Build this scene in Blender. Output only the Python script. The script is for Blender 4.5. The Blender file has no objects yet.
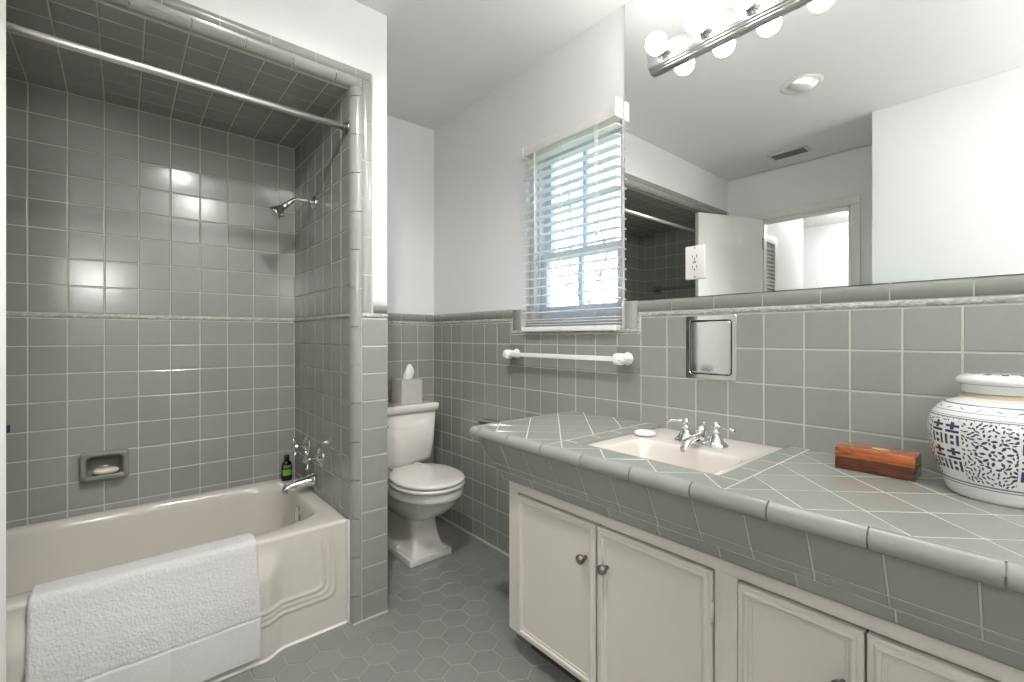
import bpy, bmesh, math, random
from mathutils import Vector, Matrix, noise
random.seed(7)
S = bpy.context.scene
COL = S.collection
PI = math.pi

# ------------------------------------------------------------------ camera
cam_d = bpy.data.cameras.new('camera')
cam = bpy.data.objects.new('camera', cam_d); COL.objects.link(cam)
cam.location = (0, 0, 1.12)
cam.rotation_euler = (PI/2, 0, -math.radians(40.449))
cam_d.sensor_width = 36; cam_d.lens = 36*458.08/1024
cam_d.shift_y = -4.37/1024
cam_d.clip_start = 0.02
S.camera = cam
# ------------------------------------------------------------------ world, exposure
S.view_settings.view_transform = 'Standard'
S.view_settings.look = 'None'
S.view_settings.gamma = 1
S.view_settings.use_curve_mapping = False
S.view_settings.exposure = 2.0
SUN_E = 2        # sunlight on the garden, from behind the house
sun_d = bpy.data.lights.new('sun', 'SUN'); sun_d.energy = SUN_E; sun_d.angle = .01; sun_d.color = (1, .95, .88)
sun = bpy.data.objects.new('sun', sun_d); COL.objects.link(sun)
sun.rotation_euler = (0, -math.radians(40), math.radians(15))
w = bpy.data.worlds.new('sky'); S.world = w; w.use_nodes = True
nt = w.node_tree; nt.nodes.clear()
wo = nt.nodes.new('ShaderNodeOutputWorld'); bg = nt.nodes.new('ShaderNodeBackground')
sk = nt.nodes.new('ShaderNodeTexSky'); sk.sky_type = 'NISHITA'; sk.sun_disc = False
sk.sun_elevation = math.radians(38); sk.sun_rotation = math.radians(-110)
sk.air_density = 1.0; sk.dust_density = 1.6; sk.ozone_density = 1.6
SKY_E = 0.29
bg.inputs['Strength'].default_value = SKY_E
nt.links.new(sk.outputs[0], bg.inputs[0]); nt.links.new(bg.outputs[0], wo.inputs[0])
BULB_E = 8.5      # emission of each vanity globe
EYE_E = 18
SCON_E = 7
DOWN_E = 6      # recessed ceiling lamp
HALL_FILL_E = 30  # lamp invented to light the room beyond the door
FILL_E = 15.5      # fill lamp added out of view behind the camera      

# ------------------------------------------------------------------ key measures (metres)
XR = 1.503      # tile face of the mirror wall
XP = 1.511      # paint behind it
YB = 2.53       # tile face of the back wall
YH = 1.75       # front face of header and partition
XE = 0.68       # faucet end wall of the tub alcove
XW = 0.826      # toilet side of the partition
XA = -0.845     # left end wall of alcove
XL = -0.885     # left wall (doorway)
XC = -0.324     # closet wall beside the camera
YC = 0.671
YF = -0.62      # wall behind the camera
ZC = 2.431      # ceiling
ZA = 2.089      # alcove ceiling
P = 0.1095      # tile pitch
Z0 = 1.193      # joint under the accent strip
Z1 = 1.213      # joint above it
ZK = 1.257      # top of cap tile
ZT = 0.797      # counter top

# ------------------------------------------------------------------ materials
def nmat(name):
    m = bpy.data.materials.new(name); m.use_nodes = True
    return m, m.node_tree, m.node_tree.nodes['Principled BSDF']
def lin(c):
    return tuple(((x/255)/12.92 if x/255 <= .04045 else ((x/255+.055)/1.055)**2.4) for x in c) + (1,)
def mat(name, rgb, rough=.5, metal=0, coat=0, bump=0, bscale=50, var=0, vscale=8, spec=.5, sss=0):
    m, t, b = nmat(name); L = t.links
    b.inputs['Base Color'].default_value = lin(rgb); b.inputs['Roughness'].default_value = rough
    b.inputs['Metallic'].default_value = metal; b.inputs['Coat Weight'].default_value = coat
    b.inputs['Coat Roughness'].default_value = .05; b.inputs['Specular IOR Level'].default_value = spec
    if sss: b.inputs['Subsurface Weight'].default_value = sss; b.inputs['Subsurface Scale'].default_value = .01
    tc = t.nodes.new('ShaderNodeTexCoord')
    if var:
        n = t.nodes.new('ShaderNodeTexNoise'); n.inputs['Scale'].default_value = vscale; n.inputs['Detail'].default_value = 4
        L.new(tc.outputs['Object'], n.inputs['Vector'])
        r = t.nodes.new('ShaderNodeMapRange'); r.inputs[3].default_value = 1-var; r.inputs[4].default_value = 1+var
        L.new(n.outputs['Fac'], r.inputs[0])
        mx = t.nodes.new('ShaderNodeVectorMath'); mx.operation = 'SCALE'; mx.inputs[0].default_value = lin(rgb)[:3]
        L.new(r.outputs[0], mx.inputs['Scale']); L.new(mx.outputs[0], b.inputs['Base Color'])
    if bump:
        n = t.nodes.new('ShaderNodeTexNoise'); n.inputs['Scale'].default_value = bscale; n.inputs['Detail'].default_value = 5
        L.new(tc.outputs['Object'], n.inputs['Vector'])
        bp = t.nodes.new('ShaderNodeBump'); bp.inputs['Strength'].default_value = bump; bp.inputs['Distance'].default_value = .002
        L.new(n.outputs['Fac'], bp.inputs['Height']); L.new(bp.outputs[0], b.inputs['Normal'])
    return m
def tilemat(name, rgb, rough=.16, amt=.05, bump=.12):
    m, t, b = nmat(name); L = t.links
    b.inputs['Roughness'].default_value = rough; b.inputs['Specular IOR Level'].default_value = .55; b.inputs['Coat Weight'].default_value = .25; b.inputs['Coat Roughness'].default_value = .12
    at = t.nodes.new('ShaderNodeAttribute'); at.attribute_name = 'rnd'
    tc = t.nodes.new('ShaderNodeTexCoord')
    n = t.nodes.new('ShaderNodeTexNoise'); n.inputs['Scale'].default_value = 30; n.inputs['Detail'].default_value = 5
    L.new(tc.outputs['Object'], n.inputs['Vector'])
    r = t.nodes.new('ShaderNodeMapRange'); r.inputs[3].default_value = 1-amt; r.inputs[4].default_value = 1+amt
    L.new(at.outputs['Fac'], r.inputs[0])
    r2 = t.nodes.new('ShaderNodeMapRange'); r2.inputs[3].default_value = .96; r2.inputs[4].default_value = 1.04
    L.new(n.outputs['Fac'], r2.inputs[0])
    mu = t.nodes.new('ShaderNodeMath'); mu.operation = 'MULTIPLY'
    L.new(r.outputs[0], mu.inputs[0]); L.new(r2.outputs[0], mu.inputs[1])
    v = t.nodes.new('ShaderNodeVectorMath'); v.operation = 'SCALE'; v.inputs[0].default_value = lin(rgb)[:3]
    L.new(mu.outputs[0], v.inputs['Scale']); L.new(v.outputs[0], b.inputs['Base Color'])
    n2 = t.nodes.new('ShaderNodeTexNoise'); n2.inputs['Scale'].default_value = 14; n2.inputs['Detail'].default_value = 2
    L.new(tc.outputs['Object'], n2.inputs['Vector'])
    bp = t.nodes.new('ShaderNodeBump'); bp.inputs['Strength'].default_value = bump; bp.inputs['Distance'].default_value = .003
    L.new(n2.outputs['Fac'], bp.inputs['Height']); L.new(bp.outputs[0], b.inputs['Normal'])
    return m
def accentmat():
    m, t, b = nmat('accent_relief'); L = t.links
    tc = t.nodes.new('ShaderNodeTexCoord')
    mp = t.nodes.new('ShaderNodeMapping'); mp.inputs['Scale'].default_value = (42, 42, 110)
    n = t.nodes.new('ShaderNodeTexNoise'); n.inputs['Scale'].default_value = 1; n.inputs['Detail'].default_value = 2; n.inputs['Distortion'].default_value = 1.2
    L.new(tc.outputs['Object'], mp.inputs[0]); L.new(mp.outputs[0], n.inputs['Vector'])
    cr = t.nodes.new('ShaderNodeValToRGB')
    cr.color_ramp.elements[0].position = .42; cr.color_ramp.elements[0].color = lin((157, 161, 155))
    cr.color_ramp.elements[1].position = .62; cr.color_ramp.elements[1].color = lin((196, 197, 189))
    L.new(n.outputs['Fac'], cr.inputs[0]); L.new(cr.outputs[0], b.inputs['Base Color'])
    b.inputs['Roughness'].default_value = .25
    bp = t.nodes.new('ShaderNodeBump'); bp.inputs['Strength'].default_value = .8; bp.inputs['Distance'].default_value = .003
    L.new(n.outputs['Fac'], bp.inputs['Height']); L.new(bp.outputs[0], b.inputs['Normal'])
    return m
def woodmat(name, c1, c2, rough=.25):
    m, t, b = nmat(name); L = t.links
    tc = t.nodes.new('ShaderNodeTexCoord')
    mp = t.nodes.new('ShaderNodeMapping'); mp.inputs['Scale'].default_value = (14, 3, 22)
    n = t.nodes.new('ShaderNodeTexNoise'); n.inputs['Scale'].default_value = 3; n.inputs['Detail'].default_value = 8; n.inputs['Distortion'].default_value = 2.5
    L.new(tc.outputs['Object'], mp.inputs[0]); L.new(mp.outputs[0], n.inputs['Vector'])
    cr = t.nodes.new('ShaderNodeValToRGB')
    cr.color_ramp.elements[0].position = .35; cr.color_ramp.elements[0].color = lin(c1)
    cr.color_ramp.elements[1].position = .65; cr.color_ramp.elements[1].color = lin(c2)
    L.new(n.outputs['Fac'], cr.inputs[0]); L.new(cr.outputs[0], b.inputs['Base Color'])
    b.inputs['Roughness'].default_value = rough; b.inputs['Coat Weight'].default_value = .6
    b.inputs['Coat Roughness'].default_value = .1
    return m
def emat(name, rgb, e):
    m, t, b = nmat(name)
    b.inputs['Base Color'].default_value = (.9, .9, .9, 1)
    b.inputs['Emission Color'].default_value = rgb + (1,); b.inputs['Emission Strength'].default_value = e
    return m
M = {}
M['tile'] = tilemat('sage_glazed_tile', (152, 155, 148))
M['grout'] = mat('cream_grout', (198, 195, 184), .8)
M['cgrout'] = mat('counter_grout', (190, 190, 181), .7)
M['accent'] = accentmat()
M['paint'] = mat('wall_paint', (236, 236, 235), .6, bump=.05, bscale=200)
M['ceil'] = mat('ceiling_paint', (240, 240, 239), .7)
M['trim'] = mat('white_gloss_trim', (228, 227, 222), .35)
M['hex'] = tilemat('hex_floor_tile', (136, 139, 134), .28, .05, .1)
M['hgrout'] = mat('floor_grout', (166, 166, 156), .8)
M['porcelain'] = mat('white_porcelain', (232, 229, 222), .08, coat=.5)
M['tub'] = mat('tub_enamel', (213, 208, 198), .12, coat=.4)
M['sinkp'] = mat('sink_enamel', (222, 215, 208), .1, coat=.4)
M['chrome'] = mat('chrome', (225, 225, 225), .06, 1)
M['steel'] = mat('satin_steel_rod', (232, 229, 225), .36, 1)
M['satin'] = mat('satin_chrome', (205, 205, 204), .33, 1)
M['nickel'] = mat('aged_nickel', (150, 145, 140), .28, 1)
M['cab'] = mat('cabinet_paint', (211, 206, 196), .42, bump=.12, bscale=60, var=.02)
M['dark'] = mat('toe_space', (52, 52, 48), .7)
M['gap'] = mat('cabinet_interior', (60, 50, 42), .9)
M['mirror'] = mat('mirror_silver', (236, 240, 238), .0, 1)
M['edge'] = mat('mirror_edge', (70, 80, 78), .2, .5)
M['white'] = mat('white_plastic', (238, 236, 232), .35)
M['slat'] = mat('blind_slat', (250, 249, 246), .4)
M['cord'] = mat('cord', (225, 225, 220), .8)
M['slot'] = mat('dark_slot', (30, 28, 26), .6)
M['terry'] = mat('terry_cotton', (217, 215, 213), .95, bump=.6, bscale=500, spec=.1)
M['ceramic'] = mat('sage_ceramic', (134, 138, 130), .12, coat=.4, var=.03)
M['soapc'] = mat('cream_soap', (232, 218, 196), .5, sss=.2)
M['soapw'] = mat('white_soap', (244, 242, 236), .45, sss=.2)
M['blackp'] = mat('black_plastic', (22, 22, 22), .25)
M['green'] = mat('green_label', (118, 170, 60), .5)
M['grey'] = mat('grey_label', (120, 120, 112), .5)
M['mahog'] = woodmat('reddish_wood', (128, 60, 26), (200, 108, 50), .2)  # lighter copy: the gloss on the lid is put into the colour
M['mahogd'] = woodmat('dark_reddish_wood', (62, 28, 14), (112, 52, 24))  # same wood without the painted sheen, darker for the base
M['brass'] = mat('gold_inlay', (214, 178, 110), .35, .3)
M['jarw'] = mat('jar_glaze', (226, 228, 224), .1, coat=.6)
M['jarb'] = mat('cobalt_blue', (42, 54, 86), .12, coat=.6, var=.35, vscale=90)
M['jarl'] = mat('pale_blue_line', (96, 110, 140), .12, coat=.6)
M['jaru'] = mat('unglazed_rim', (206, 186, 160), .7)
M['stone'] = mat('marbled_grey_box', (196, 193, 186), .5, var=.14, vscale=26)
M['tissue'] = mat('tissue_paper', (245, 244, 240), .9)
M['bulb'] = emat('lit_globe', (1, .98, .955), BULB_E)
M['downlamp'] = emat('lit_lens', (1, .98, .95), DOWN_E)
M['sconce'] = emat('lit_sconce', (1, .98, .97), SCON_E)
M['dome'] = emat('lit_opal', (1, .985, .975), FILL_E)
M['roomlamp'] = emat('lit_dome', (1, .99, .98), HALL_FILL_E)
M['ventm'] = mat('vent_grey', (120, 120, 115), .5)
M['lampin'] = mat('reflector', (190, 190, 184), .3, .4)
M['latch'] = mat('dark_latch', (54, 66, 92), .3, .8)
M['bark'] = mat('tree_bark', (150, 150, 156), .9)
M['lawn'] = mat('lawn', (110, 120, 80), .9, var=.2)
M['carpet'] = mat('carpet', (190, 184, 172), .95)
gm, gt, gb = nmat('window_glass')
gb.inputs['Base Color'].default_value = (1, 1, 1, 1); gb.inputs['Roughness'].default_value = 0
gb.inputs['Transmission Weight'].default_value = 1; gb.inputs['IOR'].default_value = 1.0
M['glass'] = gm
M['sash'] = mat('sash_paint', (222, 226, 230), .45)

# ------------------------------------------------------------------ mesh helpers
def NB():
    b = bmesh.new(); b.faces.layers.float.new('rnd'); return b
def V3(*a): return Vector(a)
def face(bm, vs, mi=0, smooth=False, r=.5):
    try: f = bm.faces.new(vs)
    except ValueError: return None
    f.material_index = mi; f.smooth = smooth; f[bm.faces.layers.float['rnd']] = r
    return f
def box(bm, x0, y0, z0, x1, y1, z1, mi=0, bev=0, M4=None, seg=2):
    t = bmesh.new()
    vs = [t.verts.new((x, y, z)) for x in (x0, x1) for y in (y0, y1) for z in (z0, z1)]
    for q in ((0, 1, 3, 2), (4, 6, 7, 5), (0, 4, 5, 1), (2, 3, 7, 6), (0, 2, 6, 4), (1, 5, 7, 3)):
        t.faces.new([vs[i] for i in q])
    if bev: bmesh.ops.bevel(t, geom=list(t.edges), offset=bev, segments=seg, profile=.7, affect='EDGES')
    merge(bm, t, mi, bool(bev), M4)
def merge(bm, t, mi=0, smooth=False, M4=None):
    mp = {}
    for v in t.verts: mp[v] = bm.verts.new(M4 @ v.co if M4 else v.co)
    for f in t.faces: face(bm, [mp[v] for v in f.verts], mi if mi is not None else f.material_index, smooth)
    t.free()
def rings(bm, rs, mi=0, smooth=True, close=True, cap0=False, cap1=False, mifn=None):
    R = [[bm.verts.new(p) for p in r] for r in rs]
    n = len(R[0])
    for i in range(len(R)-1):
        for j in range(n if close else n-1):
            k = (j+1) % n
            face(bm, [R[i][j], R[i][k], R[i+1][k], R[i+1][j]], mifn(i, j) if mifn else mi, smooth)
    if cap0: face(bm, R[0][::-1], mi)
    if cap1: face(bm, R[-1], mi)
    return R
def tube(bm, pts, r, n=12, mi=0, caps=True, taper=None):
    pts = [Vector(p) for p in pts]; rs = []
    up = None
    for i, p in enumerate(pts):
        a = pts[max(i-1, 0)]; b = pts[min(i+1, len(pts)-1)]; d = (b-a).normalized()
        if up is None:
            up = Vector((0, 0, 1)) if abs(d.z) < .9 else Vector((1, 0, 0))
        s = d.cross(up).normalized(); up = s.cross(d).normalized()
        rr = taper[i] if taper else r
        rs.append([p + rr*(math.cos(2*PI*k/n)*s + math.sin(2*PI*k/n)*up) for k in range(n)])
    rings(bm, rs, mi, True, True, caps, caps)
def lathe(bm, prof, org=(0, 0, 0), axis='z', n=32, mi=0, mifn=None):
    """prof: (radius, height) pairs along the axis."""
    o = Vector(org); rs = []
    for r, h in prof:
        ring = []
        for k in range(n):
            a = 2*PI*k/n; c, s = r*math.cos(a), r*math.sin(a)
            if axis == 'z': v = (c, s, h)
            elif axis == '-x': v = (-h, c, s)
            elif axis == 'x': v = (h, c, -s)
            elif axis == '-y': v = (c, -h, s)
            elif axis == '-z': v = (c, -s, -h)
            ring.append(o+Vector(v))
        rs.append(ring)
    rings(bm, rs, mi, n > 8, True, prof[0][0] > 1e-5, prof[-1][0] > 1e-5, mifn)
def obj(name, bm, mats, parent=None, label=None, cat=None, group=None, kind=None, loc=None, sub=0, solid=0, recalc=True):
    if recalc: bmesh.ops.recalc_face_normals(bm, faces=bm.faces)
    me = bpy.data.meshes.new(name)
    if loc is not None:
        for v in bm.verts: v.co -= Vector(loc)
    bm.to_mesh(me); bm.free()
    if not isinstance(mats, (list, tuple)): mats = [mats]
    for m in mats: me.materials.append(M[m])
    o = bpy.data.objects.new(name, me); COL.objects.link(o)
    if loc is not None: o.location = loc
    if parent is not None:
        o.parent = parent
        if loc is None: o.matrix_parent_inverse = Matrix.Translation(parent_world(parent)).inverted()
    tag(o, label, cat, group, kind)
    if sub:
        s = o.modifiers.new('s', 'SUBSURF'); s.levels = sub; s.render_levels = sub
    return o
def parent_world(p):
    v = Vector(p.location)
    if p.parent is not None:
        v = Vector((0, 0, 0)) if False else v
    return WORLD.get(p.name, v)
WORLD = {}
def tag(o, label=None, cat=None, group=None, kind=None):
    if label: o['label'] = label
    if cat: o['category'] = cat
    if group: o['group'] = group
    if kind: o['kind'] = kind
def thing(name, label, cat, loc, group=None):
    o = bpy.data.objects.new(name, None); COL.objects.link(o); o.location = loc
    o.empty_display_size = .05
    tag(o, label, cat, group); WORLD[o.name] = Vector(loc)
    return o
def part(name, bm, mats, parent, label=None, kind=None, **k):
    """a part whose mesh is authored in world coordinates; parents carry translation only"""
    base = WORLD.get(parent.name, Vector((0, 0, 0)))
    bmesh.ops.recalc_face_normals(bm, faces=bm.faces) if k.pop('recalc', True) else None
    for v in bm.verts: v.co -= base
    me = bpy.data.meshes.new(name); bm.to_mesh(me); bm.free()
    if not isinstance(mats, (list, tuple)): mats = [mats]
    for m in mats: me.materials.append(M[m])
    o = bpy.data.objects.new(name, me); COL.objects.link(o); o.parent = parent
    WORLD[o.name] = base
    if label: o['label'] = label
    if kind: o['kind'] = kind
    return o

# ------------------------------------------------------------------ tiling helpers
def clip(poly, a, b, c):
    """keep a*x+b*y<=c"""
    out = []
    for i in range(len(poly)):
        p, q = poly[i], poly[(i+1) % len(poly)]
        dp = a*p[0]+b*p[1]-c; dq = a*q[0]+b*q[1]-c
        if dp <= 0: out.append(p)
        if dp*dq < 0:
            t = dp/(dp-dq); out.append((p[0]+t*(q[0]-p[0]), p[1]+t*(q[1]-p[1])))
    return out
def cliprect(poly, r):
    for a, b, c in ((-1, 0, -r[0]), (0, -1, -r[1]), (1, 0, r[2]), (0, 1, r[3])):
        poly = clip(poly, a, b, c)
        if len(poly) < 3: return []
    return poly
def area(p):
    return .5*sum(p[i][0]*p[(i+1) % len(p)][1]-p[(i+1) % len(p)][0]*p[i][1] for i in range(len(p)))
def dedupe(p):
    o = []
    for q in p:
        if not o or (abs(q[0]-o[-1][0])+abs(q[1]-o[-1][1])) > 1e-5: o.append(q)
    if len(o) > 1 and (abs(o[0][0]-o[-1][0])+abs(o[0][1]-o[-1][1])) < 1e-5: o.pop()
    return o
def inset(p, d):
    n = len(p); out = []
    for i in range(n):
        a, b, c = p[i-1], p[i], p[(i+1) % n]
        e1 = (b[0]-a[0], b[1]-a[1]); e2 = (c[0]-b[0], c[1]-b[1])
        l1 = math.hypot(*e1); l2 = math.hypot(*e2)
        n1 = (-e1[1]/l1, e1[0]/l1); n2 = (-e2[1]/l2, e2[0]/l2)
        k = 1+n1[0]*n2[0]+n1[1]*n2[1]
        if k < .05: return None
        out.append((b[0]+d*(n1[0]+n2[0])/k, b[1]+d*(n1[1]+n2[1])/k))
    return out
def hinset(p, d):
    out = list(p)
    for i in range(len(p)):
        a, b = p[i], p[(i+1) % len(p)]
        ex, ey = b[0]-a[0], b[1]-a[1]; l = math.hypot(ex, ey)
        if l < 1e-6: continue
        nx_, ny_ = -ey/l, ex/l        # inward for counter-clockwise
        out = clip(out, -nx_, -ny_, -(nx_*a[0]+ny_*a[1]+d))
        if len(out) < 3: return []
    return dedupe(out)
def tile(bm, poly, fr, mi=2, g=.0021, dep=.0022, bev=.0022):
    O, U, V, N = fr
    poly = dedupe(poly)
    if len(poly) < 3: return
    if area(poly) < 0: poly = poly[::-1]
    if area(poly) < 6e-5: return
    r0 = hinset(poly, g)
    if len(r0) < 3 or area(r0) < 1e-5: return
    r1 = inset(r0, bev*.3); r2 = inset(r0, bev)
    ok = bool(r1 and r2) and area(r2) > 1e-5
    if ok:
        for i in range(len(r0)):
            k = (i+1) % len(r0)
            if (r0[k][0]-r0[i][0])*(r2[k][0]-r2[i][0])+(r0[k][1]-r0[i][1])*(r2[k][1]-r2[i][1]) <= 0: ok = False
    j = lambda: random.uniform(-.00012, .00012)
    rr = random.random()
    tx, ty = random.uniform(-.0022, .0022), random.uniform(-.0022, .0022)
    cx = sum(q[0] for q in poly)/len(poly); cy = sum(q[1] for q in poly)/len(poly)
    def mk(r, z): return [bm.verts.new(O+U*q[0]+V*q[1]+N*(z+tx*(q[0]-cx)+ty*(q[1]-cy))) for q in r]
    A = mk(r0, -dep); n = len(A)
    if not ok:
        B = mk(r0, -dep*.15)
        for i in range(n): face(bm, [A[i], A[(i+1) % n], B[(i+1) % n], B[i]], mi, False, rr)
        face(bm, B, mi, False, rr); return
    B = mk(r1, -dep*.28); C = mk(r2, 0)
    for i in range(n):
        k = (i+1) % n
        face(bm, [A[i], A[k], B[k], B[i]], mi, False, rr); face(bm, [B[i], B[k], C[k], C[i]], mi, False, rr)
    face(bm, C, mi, False, rr)
def sub_rect(rects, h):
    out = []
    for r in rects:
        x0, y0, x1, y1 = r; a0, b0, a1, b1 = h
        if a0 >= x1 or a1 <= x0 or b0 >= y1 or b1 <= y0: out.append(r); continue
        if a0 > x0: out.append((x0, y0, a0, y1))
        if a1 < x1: out.append((a1, y0, x1, y1))
        m0, m1 = max(x0, a0), min(x1, a1)
        if b0 > y0: out.append((m0, y0, m1, b0))
        if b1 < y1: out.append((m0, b1, m1, y1))
    return out
def grid_tiles(bm, fr, reg, u0, v0, pu=P, pv=P, holes=(), mi=2):
    i0 = math.floor((reg[0]-u0)/pu)-1; i1 = math.ceil((reg[2]-u0)/pu)+1
    j0 = math.floor((reg[1]-v0)/pv)-1; j1 = math.ceil((reg[3]-v0)/pv)+1
    for i in range(i0, i1):
        for j in range(j0, j1):
            r = (max(reg[0], u0+i*pu), max(reg[1], v0+j*pv), min(reg[2], u0+(i+1)*pu), min(reg[3], v0+(j+1)*pv))
            if r[2]-r[0] < .006 or r[3]-r[1] < .006: continue
            rs = [r]
            for h in holes: rs = sub_rect(rs, h)
            for q in rs:
                if q[2]-q[0] < .006 or q[3]-q[1] < .006: continue
                tile(bm, [(q[0], q[1]), (q[2], q[1]), (q[2], q[3]), (q[0], q[3])], fr, mi)
def plane(bm, fr, rect, holes=(), mi=0, off=0):
    O, U, V, N = fr; rs = [rect]
    for h in holes: rs = sub_rect(rs, h)
    for q in rs:
        face(bm, [bm.verts.new(O+U*a+V*b+N*off) for a, b in ((q[0], q[1]), (q[2], q[1]), (q[2], q[3]), (q[0], q[3]))], mi)
def strip(bm, O, D, A, B, L, prof, seg, off=0, gap=.003, mi=2):
    """extrude profile (a,b) in axes A,B along D from O for length L in glazed pieces"""
    s = off if off <= 0 else off-seg
    while s < L:
        a, b = max(s, 0)+gap/2, min(s+seg, L)-gap/2
        if b-a > .004:
            rr = random.random()
            R = [[bm.verts.new(O+D*t+A*p[0]+B*p[1]) for p in prof] for t in (a, b)]
            for k in range(len(prof)-1):
                face(bm, [R[0][k], R[1][k], R[1][k+1], R[0][k+1]], mi, True, rr)
            for q_ in (R[0], R[1][::-1]): face(bm, [bm.verts.new(v.co) for v in q_], mi, False, rr)
        s += seg
X, Y, Z = V3(1, 0, 0), V3(0, 1, 0), V3(0, 0, 1)
def frame(kind, c):
    """frame of a wall plane facing the room"""
    if kind == '-x': return (V3(c, 0, 0), -Y, Z, -X)     # u = -y
    if kind == '+x': return (V3(c, 0, 0), Y, Z, X)       # u = y
    if kind == '-y': return (V3(0, c, 0), X, Z, -Y)      # u = x
    if kind == '+y': return (V3(0, c, 0), -X, Z, Y)
    if kind == '-z': return (V3(0, 0, c), X, -Y, -Z)     # v = -y
    if kind == '+z': return (V3(0, 0, c), X, Y, Z)
WM = ['paint', 'grout', 'tile', 'accent']
CAPP = [(0, -.003), (0, 0), (.033, 0), (.038, -.001), (.042, -.004), (.0445, -.008), (.0455, -.014)]  # (up, out)
ACCP = [(0, -.003), (.001, 0), (.004, .002), (.0085, .003), (.013, .002), (.016, 0), (.017, -.003)]
def cap_run(bm, fr, u0, u1, z=Z1, off=0):
    O, U, V, N = fr
    strip(bm, O+U*u0+V*(z+.001), U, V, N, u1-u0, CAPP, .1532, off)
def acc_run(bm, fr, u0, u1, z=Z0):
    O, U, V, N = fr
    strip(bm, O+U*u0+V*(z+.0015), U, V, N, u1-u0, ACCP, .152, 0, .001, 3)
def grout_bed(bm, fr, rect, holes=()): plane(bm, fr, rect, holes, 1, -.002)
EX = .02   # walls run past one another at the corners

# ================================================================== SETTING
# ---- back wall (tub alcove and toilet recess)
bm = NB(); fr = frame('-y', YB)
DX0, DX1, DZ0, DZ1 = -.2723+.1095*1.32, -.2723+.1095*2.70, .530, .650      # soap dish hole
dh = (DX0+.014, DZ0+.014, DX1-.014, DZ1-.014)
grout_bed(bm, fr, (XA-EX, .0, XE+EX, ZA+EX), [dh])
grid_tiles(bm, fr, (XA, .395, XE, Z0), -.2723, Z0, holes=[dh])
acc_run(bm, fr, XA, XE)
grid_tiles(bm, fr, (XA, Z1, XE, ZA), -.2723, Z1)
grout_bed(bm, fr, (XW-.01, -EX, XR+EX, ZK-.004))
grid_tiles(bm, fr, (XW, 0, XR, Z0), XR, Z0)
acc_run(bm, fr, XW, XR); cap_run(bm, fr, XW, XR)
plane(bm, fr, (XW-EX, ZK-.012, XP+EX, ZC+EX), (), 0, -.008)
obj('wall_back', bm, WM, kind='structure')

# ---- mirror wall
bm = NB(); fr = frame('-x', XR)
yk = lambda k: .8986-k*P
WY0, WY1, WZ0, WZ1 = 1.092, 1.660, 1.153, 2.03         # window opening (y0,y1,z0,z1)
wh = (-WY1, WZ0, -WY0, WZ1)
NY0, NY1, NZ0, NZ1 = .650, .822, Z0-2*P+.003, Z0-.002
nh = (-NY1+.012, NZ0+.012, -NY0-.012, NZ1-.012)
HY0, HY1 = 1.87, 2.02                                   # tissue roll holder
NL, NR = 1.7746, 1.008                                   # notch in the trim round the window
rz = 1.132
grout_bed(bm, fr, (-YB-EX, -EX, -YF+EX, ZK-.006), [wh, nh])
ncut = (-NL, rz, -NR, ZK+.1)
grid_tiles(bm, fr, (-YB, 0, -YF, Z0), -.8986, Z0, holes=[ncut, (-yk(-8)-.0, 0, -yk(-8), 0), nh])
acc_run(bm, fr, -YB, -NL); acc_run(bm, fr, -NR, -YF); acc_run(bm, fr, -NL, -NR, rz)
cap_run(bm, fr, -YB, -NL+.0175, off=-.07); cap_run(bm, fr, -NR-.0175, -YF, off=-.0072)
plane(bm, fr, (-NL+.06, rz+.016, -NR-.06, WZ0+.002), (), 2, -.001)
for y0, sgn in ((NL, 1), (NR, -1)):                     # vertical accent and cap beside the window
    O = V3(XR, y0, rz)
    strip(bm, O, Z, -Y*sgn, -X, Z1-rz, ACCP, .2, 0, .001, 3)
    strip(bm, O+Z*.018-Y*sgn*.018, Z, -Y*sgn, -X, ZK-rz-.019, [(0, -.003), (0, 0), (.050, 0), (.056, -.001), (.060, -.006)], .2)
plane(bm, fr, (-YB-EX, ZK-.014, -YF+EX, ZC+EX), [(-WY1-.0, WZ0, -WY0+.0, WZ1)], 0, -.008)
plane(bm, fr, (-NL+.01, rz, -NR-.01, ZK), [(-WY1, WZ0, -WY0, WZ1)], 0, -.0045)
obj('wall_right', bm, WM, kind='structure')

# ---- alcove end wall with the taps, partition to the toilet, header
bm = NB(); fr = frame('-x', XE)
grout_bed(bm, fr, (-YB-EX, .0, -YH-.02, ZA+EX))
grid_tiles(bm, fr, (-YB, .395, -1.762-.022, Z0), -1.762, Z0)
acc_run(bm, fr, -YB, -1.784)
grid_tiles(bm, fr, (-YB, Z1, -1.784, ZA), -1.762, Z1)
QR = [(.0, .037)] + [(.032-.032*math.cos(a), .032-.032*math.sin(a)) for a in [PI/2*i/8 for i in range(9)]] + [(.038, 0)]
# vertical bead: profile in (x, y) from the corner
prof = [(0, .036)]+[(.034*(1-math.cos(a)), .034*(1-math.sin(a))) for a in [PI/2*i/8 for i in range(9)]]+[(.037, 0)]
strip(bm, V3(XE, YH, 0), Z, X, Y, 2.10, [(p[0]+.004, p[1]+.004) for p in prof][:0] or prof, .1505, -.045, .003, 2)
fr2 = frame('-y', YH)
grout_bed(bm, fr2, (.716, 0, XW, ZK-.002)); grout_bed(bm, fr2, (.716, ZK-.01, .764, 2.13))
grid_tiles(bm, fr2, (.718, 0, XW, Z0), XW-P+.001, Z0)
acc_run(bm, fr2, .718, XW)
strip(bm, V3(.764, YH, Z1+.001), X, Z, -Y, XW-.764, CAPP, .152)
strip(bm, V3(.718, YH, Z1), Z, X, -Y, 2.131-Z1, [(0, -.003), (0, 0), (.034, 0), (.040, -.001), (.044, -.005), (.0455, -.012)], .1505, 0)
plane(bm, fr2, (.762, ZK-.012, XW, ZC+EX), (), 0, -.008)
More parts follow.
